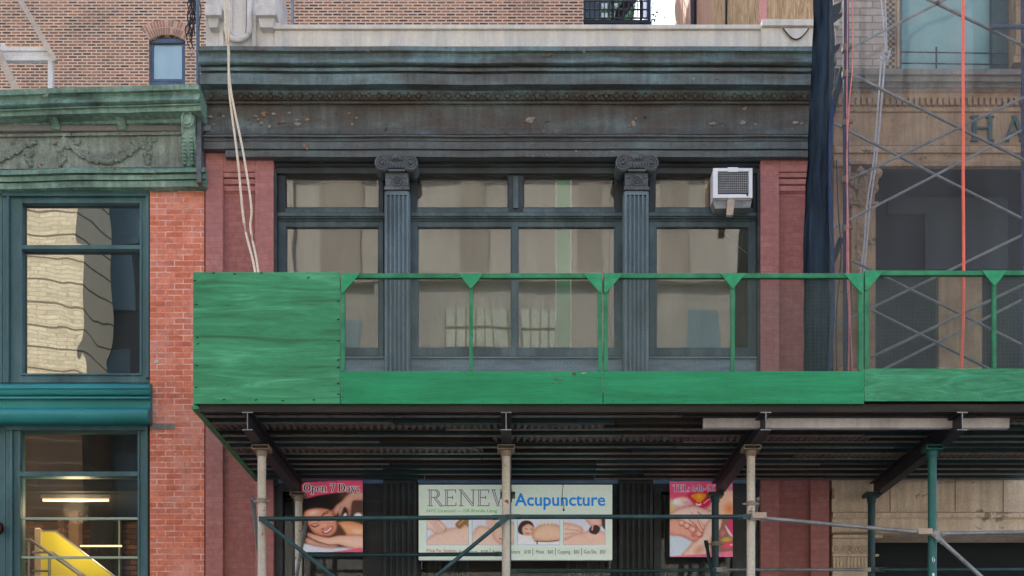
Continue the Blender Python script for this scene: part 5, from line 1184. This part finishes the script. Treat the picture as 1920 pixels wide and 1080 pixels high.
import numpy as np
class Canvas:
    """a printed picture, laid down stroke by stroke in photo-pixel units and kept as the colours of a fine grid"""
    def __init__(s,x0,y0,x1,y1,k,bg):
        s.b=(x0,y0,x1,y1); s.nx=int((x1-x0)*k)+1; s.ny=int((y1-y0)*k)+1; s.k=k
        s.gx,s.gy=np.meshgrid(np.linspace(x0,x1,s.nx),np.linspace(y0,y1,s.ny)); s.c=np.zeros((s.ny,s.nx,3))+np.array(bg,float); s.o=(0,0,1)
    def t(s,p): return (s.o[0]+p[0]/s.o[2],s.o[1]+p[1]/s.o[2])
    def blur(s,m,r):
        n=max(0,int(round(r*s.k)))
        for _ in range(2 if n else 0):
            for ax in (0,1):
                a=np.pad(m,[(n,n) if i==ax else (0,0) for i in (0,1)],mode='edge'); c=np.cumsum(a,axis=ax); z=np.zeros_like(np.take(c,[0],axis=ax)); c=np.concatenate([z,c],axis=ax)
                L=m.shape[ax]; m=(np.take(c,range(2*n+1,2*n+1+L),axis=ax)-np.take(c,range(0,L),axis=ax))/(2*n+1)
        return m
    def lay(s,m,col,a=1.0): m=(np.clip(m,0,1)*a)[...,None]; s.c=s.c*(1-m)+np.array(col,float)*m
    def pmask(s,pts,sm=True):
        P=[s.t(p) for p in pts]; P=closed(P,5) if sm else P; m=np.zeros(s.gx.shape,bool); n=len(P)
        for i in range(n):
            x1,y1=P[i]; x2,y2=P[(i+1)%n]
            if y1==y2: continue
            m^=((y1>s.gy)!=(y2>s.gy))&(s.gx<(x2-x1)*(s.gy-y1)/(y2-y1)+x1)
        return m.astype(float)
    def poly(s,pts,col,soft=.6,sm=True,a=1.0,edge=None,hi=None):
        m=s.pmask(pts,sm); ms=s.blur(m,soft)
        if edge is not None: s.lay(s.blur(m,soft+1.6),edge,.75)
        s.lay(ms,col,a)
        if hi is not None:            # paler towards the middle of the form, darker at its rim
            b=s.blur(m,5); s.lay(ms*np.clip((b-.55)*2.2,0,1),hi,.85)
            if edge is not None: s.lay(ms*np.clip((.72-b)*1.8,0,1),edge,.55)
    def ell(s,cx_,cy_,rx_,ry_,col,rot=0,soft=.5,a=1.0):
        cx_,cy_=s.t((cx_,cy_)); rx_/=s.o[2]; ry_/=s.o[2]; c_,q=math.cos(R(rot)),math.sin(R(rot)); X_=(s.gx-cx_)*c_+(s.gy-cy_)*q; Y_=-(s.gx-cx_)*q+(s.gy-cy_)*c_
        d=np.sqrt((X_/rx_)**2+(Y_/ry_)**2); s.lay(np.clip((1-d)/max(soft,.01)+.0,0,1),col,a)
    def line(s,pts,w_,col,a=1.0):
        P=[s.t(p) for p in pts]; w_/=s.o[2]; m=np.zeros(s.gx.shape)
        for (x1,y1),(x2,y2) in zip(P,P[1:]):
            dx,dy=x2-x1,y2-y1; t=np.clip(((s.gx-x1)*dx+(s.gy-y1)*dy)/(dx*dx+dy*dy+1e-9),0,1); d=np.hypot(s.gx-x1-t*dx,s.gy-y1-t*dy); m=np.maximum(m,np.clip(w_/2+.5-d,0,1))
        s.lay(m,col,a)
    def onto(s,p):
        y=p.lift(); rng=np.random.default_rng(3); c=np.clip(s.c+rng.normal(0,3,s.c.shape[:2])[...,None],0,255)/255
        lin=np.where(c<=.04045,c/12.92,((c+.055)/1.055)**2.4)
        vs=[(X(a,p.Y),y,Z(b,p.Y)) for a,b in zip(s.gx.ravel(),s.gy.ravel())]; cols=[(q[0],q[1],q[2],1) for q in lin.reshape(-1,3)]; nx=s.nx
        p.add(vs,[(j*nx+i,(j+1)*nx+i,(j+1)*nx+i+1,j*nx+i+1) for j in range(s.ny-1) for i in range(nx-1)],0,cols)
def left_picture(p):
    c=Canvas(566,901,680,1035,1.25,(38,22,20)); c.o=(553,890,6.747)
    c.poly([(560,230),(860,200),(860,520),(720,520),(640,380)],(92,62,50),4)
    c.poly([(80,300),(300,270),(430,330),(470,440),(300,450),(120,560),(80,560)],(20,14,16),2)
    c.ell(800,520,70,50,(232,226,232),0,.5)
    c.poly([(530,610),(640,585),(770,600),(870,650),(870,800),(700,790),(600,770),(540,700)],(214,132,84),1,edge=(96,48,32),hi=(240,178,132))
    c.ell(790,720,110,60,(250,210,180),10,.9,.8)
    c.poly([(520,630),(570,640),(650,770),(540,790),(500,740)],(84,42,30),2)
    c.poly([(108,530),(140,455),(250,425),(380,430),(450,455),(500,520),(528,600),(530,680),(500,742),(440,778),(330,772),(240,735),(190,670),(150,600)],(206,128,98),.8,edge=(110,56,42),hi=(228,158,130))
    c.ell(230,480,110,48,(246,214,202),-8,1,.9); c.ell(290,660,90,60,(238,170,146),-20,1,.7); c.ell(470,600,50,80,(232,168,146),10,1,.6); c.ell(485,470,40,50,(214,120,84),20,.6)
    c.ell(370,640,52,40,(240,178,156),-30,1,.9); c.ell(352,686,36,14,(130,62,50),-25,.8,.85); c.line([(398,680),(420,650)],8,(150,80,66),.6)
    c.line([(205,640),(250,662),(300,640)],13,(64,40,50)); c.line([(220,620),(270,612),(300,622)],9,(140,90,100),.8); c.line([(190,590),(250,575),(310,590)],8,(80,46,40),.8)
    c.line([(335,525),(372,498),(420,482)],12,(60,34,38)); c.line([(350,500),(385,472),(430,458)],9,(90,50,42),.8)
    c.poly([(335,722),(400,705),(462,645),(480,675),(440,730),(380,750)],(176,70,84),.6); c.poly([(365,722),(410,706),(456,664),(462,684),(420,720),(385,732)],(250,228,226),.4)
    c.line([(340,770),(430,780),(500,745)],10,(120,62,48),.6)
    c.poly([(115,870),(300,900),(500,915),(870,925),(870,985),(110,985)],(216,218,230),1.2)
    c.poly([(150,800),(270,850),(400,885),(520,895),(540,905),(470,925),(300,905),(150,860)],(222,168,146),.6,edge=(160,104,88),hi=(236,190,170))
    c.poly([(160,738),(270,765),(420,795),(530,775),(660,768),(870,785),(870,932),(700,925),(560,885),(440,892),(300,855),(180,795)],(228,170,144),.6,edge=(150,90,70),hi=(246,206,186))
    c.line([(170,785),(300,850),(430,888),(540,888)],9,(110,60,52),.8); c.line([(200,770),(330,815)],6,(190,120,100),.7)
    c.poly([(690,235),(870,210),(870,318),(740,330),(716,400),(702,525),(670,522),(664,440),(622,408),(600,470),(580,528),(550,528),(548,470),(520,515),(478,482),(515,395),(590,335)],(200,140,120),.5,edge=(90,50,40),hi=(224,176,158))
    c.line([(548,470),(590,400)],7,(140,84,72),.8); c.line([(600,470),(625,410)],7,(140,84,72),.7)
    c.poly([(640,480),(655,500),(655,525),(605,525)],(236,232,236),.6)
    c.poly([(470,985),(640,955),(870,925),(870,985)],(232,84,118),.6)
    c.poly([(70,100),(120,92),(870,60),(870,212),(560,226),(300,262),(160,300),(110,282),(84,215)],(232,84,118),.5,sm=False)
    c.onto(p)
def right_picture(p):
    c=Canvas(1256,903,1374,1044,1.25,(224,176,164)); c.o=(1237,890,6.747)
    c.poly([(120,70),(940,70),(940,300),(120,320)],(232,86,128),3,sm=False)
    c.poly([(745,520),(940,500),(940,1000),(640,1000),(700,700)],(150,96,84),5)
    c.ell(160,400,70,110,(226,196,150),0,.7); c.ell(260,340,130,66,(244,232,236),-8,.5); c.ell(330,350,80,36,(236,170,190),10,.7); c.ell(285,308,50,22,(246,220,120),0,.6); c.ell(200,340,40,40,(250,246,246),0,.8)
    c.poly([(350,255),(400,230),(650,210),(655,330),(600,420),(520,440),(440,390),(400,330)],(206,34,76),1.2); c.poly([(390,270),(470,232),(560,236),(592,262),(540,330),(492,366),(452,322)],(242,150,36),1); c.ell(500,275,44,38,(250,198,70),0,.9)
    c.ell(490,372,46,26,(250,232,224),0,.35); c.ell(490,360,32,16,(206,60,80),0,.5); c.line([(560,360),(640,300)],16,(246,180,190),.9); c.line([(360,400),(440,380)],14,(230,80,110),.9); c.line([(560,420),(640,390)],12,(240,120,140),.9)
    c.poly([(120,520),(230,440),(330,412),(450,398),(560,432),(655,470),(740,440),(745,560),(640,640),(120,640)],(230,180,164),1,edge=(190,120,104),hi=(246,218,208))
    c.line([(390,470),(420,500)],10,(220,130,120),.8); c.line([(480,470),(520,505),(560,520)],13,(160,90,78),.8)
    c.poly([(120,755),(280,785),(410,835),(330,960),(280,1040),(120,1040)],(206,222,238),1.4)
    c.poly([(645,560),(780,540),(760,690),(650,800),(610,1030),(290,1030),(350,950),(430,860),(490,800),(560,690)],(232,184,164),1,edge=(190,118,92),hi=(246,214,198)); c.ell(500,950,110,70,(206,136,100),-35,.9,.7)
    c.poly([(120,575),(230,565),(320,600),(430,650),(545,720),(505,790),(440,842),(380,822),(280,772),(120,745)],(222,142,124),.8,edge=(150,74,64),hi=(236,176,158))
    c.line([(390,560),(470,620),(535,705)],56,(190,104,90)); c.line([(390,555),(470,612),(532,700)],44,(240,186,168)); c.line([(490,560),(548,680)],36,(190,104,90)); c.line([(492,555),(548,672)],26,(244,196,180))
    for a,b,rx_,ry_ in ((275,610,44,40),(340,645,52,40),(412,692,58,44),(492,748,52,40)): c.ell(a+6,b+8,rx_+6,ry_+6,(176,84,74),25,.35); c.ell(a,b,rx_,ry_,(240,176,158),25,.5); c.ell(a+8,b-6,rx_*.5,ry_*.4,(250,210,200),25,.9)
    c.ell(425,770,44,34,(206,110,94),20,.7)
    c.poly([(745,300),(830,205),(940,225),(940,490),(870,520),(745,515)],(240,184,156),1,hi=(246,200,174)); c.ell(880,430,90,110,(228,122,62),0,.9,.9)
    c.poly([(860,580),(940,560),(940,780),(880,730)],(216,56,104),.8); c.poly([(820,630),(870,690),(930,790),(870,750)],(250,214,224),.8); c.ell(850,820,100,40,(196,172,60),-8,.6); c.ell(900,815,40,20,(160,160,50),0,.8)
    c.ell(870,890,90,46,(226,62,100),-12,.35); c.ell(905,888,34,14,(252,206,214),0,.8); c.ell(800,740,50,60,(196,130,130),20,.9)
    c.poly([(120,1060),(120,1034),(600,1000),(940,962),(940,1060)],(236,110,150),.5,sm=False)
    c.line([(120,100),(940,78)],8,(236,150,170),.6)
    c.onto(p)
def wide_pictures(p):
    bg=(226,230,246)
    def C(a,b): 
        c=Canvas(a,969.5,b,1021.7,1.6,bg); return c
    sk,ed,hi=(226,182,160),(186,132,114),(242,212,196)
    c=C(800.8,878.2); c.poly([(798,1026),(806,1008),(824,998),(850,991),(884,990),(884,1028)],sk,.8,edge=ed,hi=hi)
    c.poly([(798,972),(818,974),(832,984),(838,994),(828,1000),(816,999),(806,992),(798,992)],(236,194,176),.4,edge=(176,116,100),hi=(246,216,204))
    for k in range(3): c.line([(806+k*5,978),(822+k*5,997)],1,(186,124,108),.8)
    c.poly([(854,984),(864,974),(880,970),(882,990),(872,985),(862,992)],(150,110,62),.5); c.line([(860,984),(872,974)],1.4,(226,196,130)); c.line([(834,996),(836,990)],.8,(120,130,140)); c.onto(p)
    c=C(885.8,963.2); c.poly([(884,1026),(889,998),(898,988),(914,990),(930,1000),(944,1028)],sk,.6,edge=ed,hi=hi); c.poly([(912,970),(926,970),(930,982),(922,994),(914,984)],(238,200,184),.4,edge=(180,120,104))
    c.poly([(924,1000),(938,984),(958,980),(968,988),(968,1014),(950,1022),(932,1016)],(232,178,156),.5,edge=ed,hi=hi); c.line([(942,994),(950,999)],1.8,(60,36,34)); c.line([(938,988),(946,990)],1.2,(96,60,50)); c.line([(936,1010),(942,1012)],2,(190,80,84)); c.onto(p)
    c=C(970.8,1049.2); c.poly([(968,1004),(1000,1000),(1052,1006),(1052,1030),(968,1030)],(240,240,248),1)
    c.poly([(972,988),(980,978),(994,978),(1001,988),(996,998),(980,1003),(972,998)],(48,28,28),.5); c.poly([(979,990),(990,983),(1000,988),(1003,998),(992,1005),(981,1002)],(228,172,146),.4,hi=(242,202,184)); c.line([(986,1000),(992,1001)],1.4,(186,66,70)); c.line([(985,992),(989,993)],1,(70,40,38)); c.line([(995,992),(998,994)],1,(70,40,38))
    c.poly([(998,1000),(1012,986),(1036,983),(1049,990),(1050,1012),(1020,1015),(1002,1012)],(222,172,138),.6,edge=(170,116,86),hi=(242,206,180)); c.line([(1002,1015),(1026,1016),(1047,1014)],1.4,(80,54,46)); c.line([(1007,1016),(1007,1020)],2,(50,36,34))
    for k in range(5): c.ell(1010+k*7,980,3,6,(226,240,226),0,.8)
    c.onto(p)
    c=C(1056.8,1134.2); c.poly([(1054,1028),(1060,1004),(1074,998),(1092,1000),(1112,994),(1140,1004),(1140,1028)],(232,176,156),.8,edge=ed,hi=(244,206,190))
    c.poly([(1052,984),(1072,983),(1090,990),(1092,998),(1076,1004),(1056,1012)],(226,176,158),.5,edge=ed,hi=hi); c.line([(1060,992),(1086,996)],1,ed); c.line([(1058,1002),(1078,1000)],1,ed)
    c.poly([(1122,966),(1140,966),(1140,996),(1128,986)],(62,40,42),.6); c.poly([(1094,966),(1122,968),(1128,984),(1116,994),(1106,984)],(226,172,152),.4,edge=(150,96,82),hi=(240,200,186))
    c.poly([(1106,990),(1118,985),(1125,992),(1118,1002),(1106,999)],(44,26,30),.5); c.line([(1112,984),(1110,994)],3,(222,168,150)); c.onto(p)
# left poster
Y1=12.72
t=sign('poster',(566,901,680,1035),Y1,.02,M['white'],'poster of a smiling reclining woman headed Open 7 Days')
p=Print(Y1); left_picture(p)
p.serif('Open 7 Days',569,675,922,15,S(22,22,28),halo=S(240,236,240),dw=.02)
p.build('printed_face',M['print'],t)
# right poster
t=sign('poster',(1256,903,1374,1044),Y1,.02,M['white'],'pink poster of massaging hands and flowers headed TEL 646')
p=Print(Y1)
right_picture(p)
p.serif('TEL: 646-537-  17',1262,1372,922,13,S(58,64,120),halo=S(238,234,240),dw=.0)
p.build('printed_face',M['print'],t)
# wide sign
Y2=12.66
t=sign('shop_sign',(785,909,1148,1050),Y2,.06,M['white'],'wide pale green shop sign reading RENEW Acupuncture with four massage pictures')
p=Print(Y2); BG=S(222,240,226)
p.rect(785,909,1148,1050,BG)
p.serif('RENEW',801,962,949,31,S(118,84,128),inner=S(212,220,214),dw=.0)
p.sans('Acupuncture',965,1135,924,948,S(0,142,236),bold=.018)
p.sans('NYC Licensed — DR.Brenda Liang',800,932,954.5,960.5,S(104,190,92),bold=.015)
p.sans('Price Per Session:',800,856,1028.5,1035.5,S(180,62,52))
for tx,a,b in (('Acupuncture',861,895),('$100',902,915),('|',918.5,919.4),('Facial Acupuncture',924,975),('$100',983,995),('|',998.5,999.4),('Moxa',1005,1020),('$60',1027,1037),('|',1041,1041.9),('Cupping',1046,1069),('$60',1076,1086),('|',1090,1090.9),('Gua Sha',1095,1118),('$50',1125,1135)):
    if tx=='|': p.rect(a,1028,b,1041,S(50,56,66))
    else: p.sans(tx,a,b,1031,1038,S(40,46,60))
BL=S(234,238,250); BD=S(150,170,206)
for k,(a,b) in enumerate(((800,879),(885,964),(970,1050),(1056,1135))):
    p.rect(a,969,b,1022.5,BD); p.rect(a+.8,969.8,b-.8,1021.7,BL)
wide_pictures(p)
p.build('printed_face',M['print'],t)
m=MB(); yq=Y2-.02; m.path(smoothpath([pp3(1056,908,yq),pp3(1054,930,yq),pp3(1057,944,yq),pp3(1057,956,yq)],5),.004,5); m.ell(pp3(1057,956,yq),.012,.01,.016,0,8,6)
tag(m.build('cord',M['cable'],loc=pp3(1057,956,yq)),'short black cord with a bead hanging over the wide shop sign','cord')
m=MB(); yq=Y2-.03; xk,zk=X(956,yq),Z(932,yq)
for k in range(4): m.path([(xk+.022*math.cos(a*.6283),yq-.004*k,Z(924+k*5,yq)+.02*math.sin(a*.6283)) for a in range(11)],.005,6)
tag(m.build('chain',M['cable'],loc=(xk,yq,zk)),'black chain links showing beside the middle cream scaffold post','chain')

# ------------------------------------------------------------------ buildings across the street, which the panes mirror
oc=thing('building',(-18,-7,0),'cream brick building mirrored in the upper left window','building')
m=MB()
A=(-24,-5.2); B=(-13.35,-8.2); C=(-13.0,-9.7); D_=(-24,-14)
def wallseg(mb,a,b,z0,z1,m_=0,off=0):
    n=Vector((b[1]-a[1],-(b[0]-a[0]))).normalized()*off
    mb.add([(a[0]+n.x,a[1]+n.y,z0),(b[0]+n.x,b[1]+n.y,z0),(b[0]+n.x,b[1]+n.y,z1),(a[0]+n.x,a[1]+n.y,z1)],[(0,1,2,3)],m_)
z=0
while z<30:
    for a,b,mi in ((B,A,0),(C,B,1)): wallseg(m,a,b,z,z+.64,mi if z>12.2 else 3+mi); wallseg(m,a,b,z+.64,z+.70,2)
    z+=.70
m.add([(*A,30),(*B,30),(*C,30),(*D_,30)],[(0,1,2,3)])
m.build('wall',[M['cream'],M['creamtrim'],M['groove'],M['oppbrown'],M['oppbrown']],oc)
od=thing('building',(-10,-13,0),'dark clad building with blue panes mirrored in the upper left window','building')
m=MB(); m.box(-13.9,-9.05,-20,-11.2,0,30); m.build('wall',M['darkstone'],od)
for (z0_,z1_,x0_,x1_) in ((19.4,21.2,-13.75,-12.55),(17.2,19.0,-13.5,-12.75),(14.6,15.9,-13.5,-12.9),(10.2,12.4,-13.4,-12.6),(6.6,8.8,-13.4,-12.6),(22.4,24.8,-13.6,-12.6),(17.2,20,-11.6,-10.6)):
    m=MB(); m.box(x0_,x1_,-11.19,-11.1,z0_,z1_); m.build('window_pane',M['oppglass'],od)
oe=thing('building',(1,-9,0),'beige stone building faintly mirrored in the middle windows','building')
m=MB(); m.box(-9,12,-20,-8,0,20.2); m.box(-9,12,-8.25,-7.6,20.21,20.9)
for x in (-7.2,-4.2,3.1,8.4,11.0): m.box(x,x+.5,-7.999,-7.8,0,20.2)
for x,w_ in ((-5.9,1.3),(-1.6,.9),(2.0,.8),(4.6,.9),(7.2,.8)): m.box(x,x+w_,-7.9985,-7.93,16.96,20.2,1); m.box(x,x+w_,-7.9985,-7.93,12.61,14.3,1)
m.box(-9,12,-7.999,-7.75,16.7,16.95); m.box(-9,12,-7.999,-7.75,12.2,12.6)
m.build('wall',[M['beige'],M['beigedark']],oe)
for (x0,x1,z0,z1,mt) in ((-2.05,0,14.75,15.9,'oppgrid'),(.25,1.4,14.75,15.9,'oppgrid'),(5.4,6.4,14.7,15.9,'oppglass'),(-6.2,-4.6,13,15.6,'oppglass'),(-2,.2,9,11.6,'oppglass'),(3.9,6,9,11.6,'oppglass'),(-6,-4.4,9,11.6,'oppglass'),(8.8,10.4,13,15.8,'oppglass')):
    m=MB(); m.box(x0,x1,-7.999,-7.96,z0,z1); wo=m.build('window',M[mt],oe)
    if mt=='oppgrid':
        b=MB()
        for k in range(int((x1-x0)/.3)+1): b.box(x0+k*.3,x0+k*.3+.035,-7.955,-7.93,z0,z1)
        b.box(x0,x1,-7.956,-7.925,(z0+z1)/2,(z0+z1)/2+.03); b.build('bar',M['groove'],wo)
of=thing('building',(20,-9,0),'plain beige block across the street beyond the frame','building')
m=MB(); m.box(13,34,-20,-8.5,0,16); m.build('wall',M['beige'],of)

for o in bpy.data.objects:
    if '_w' in o: del o['_w']
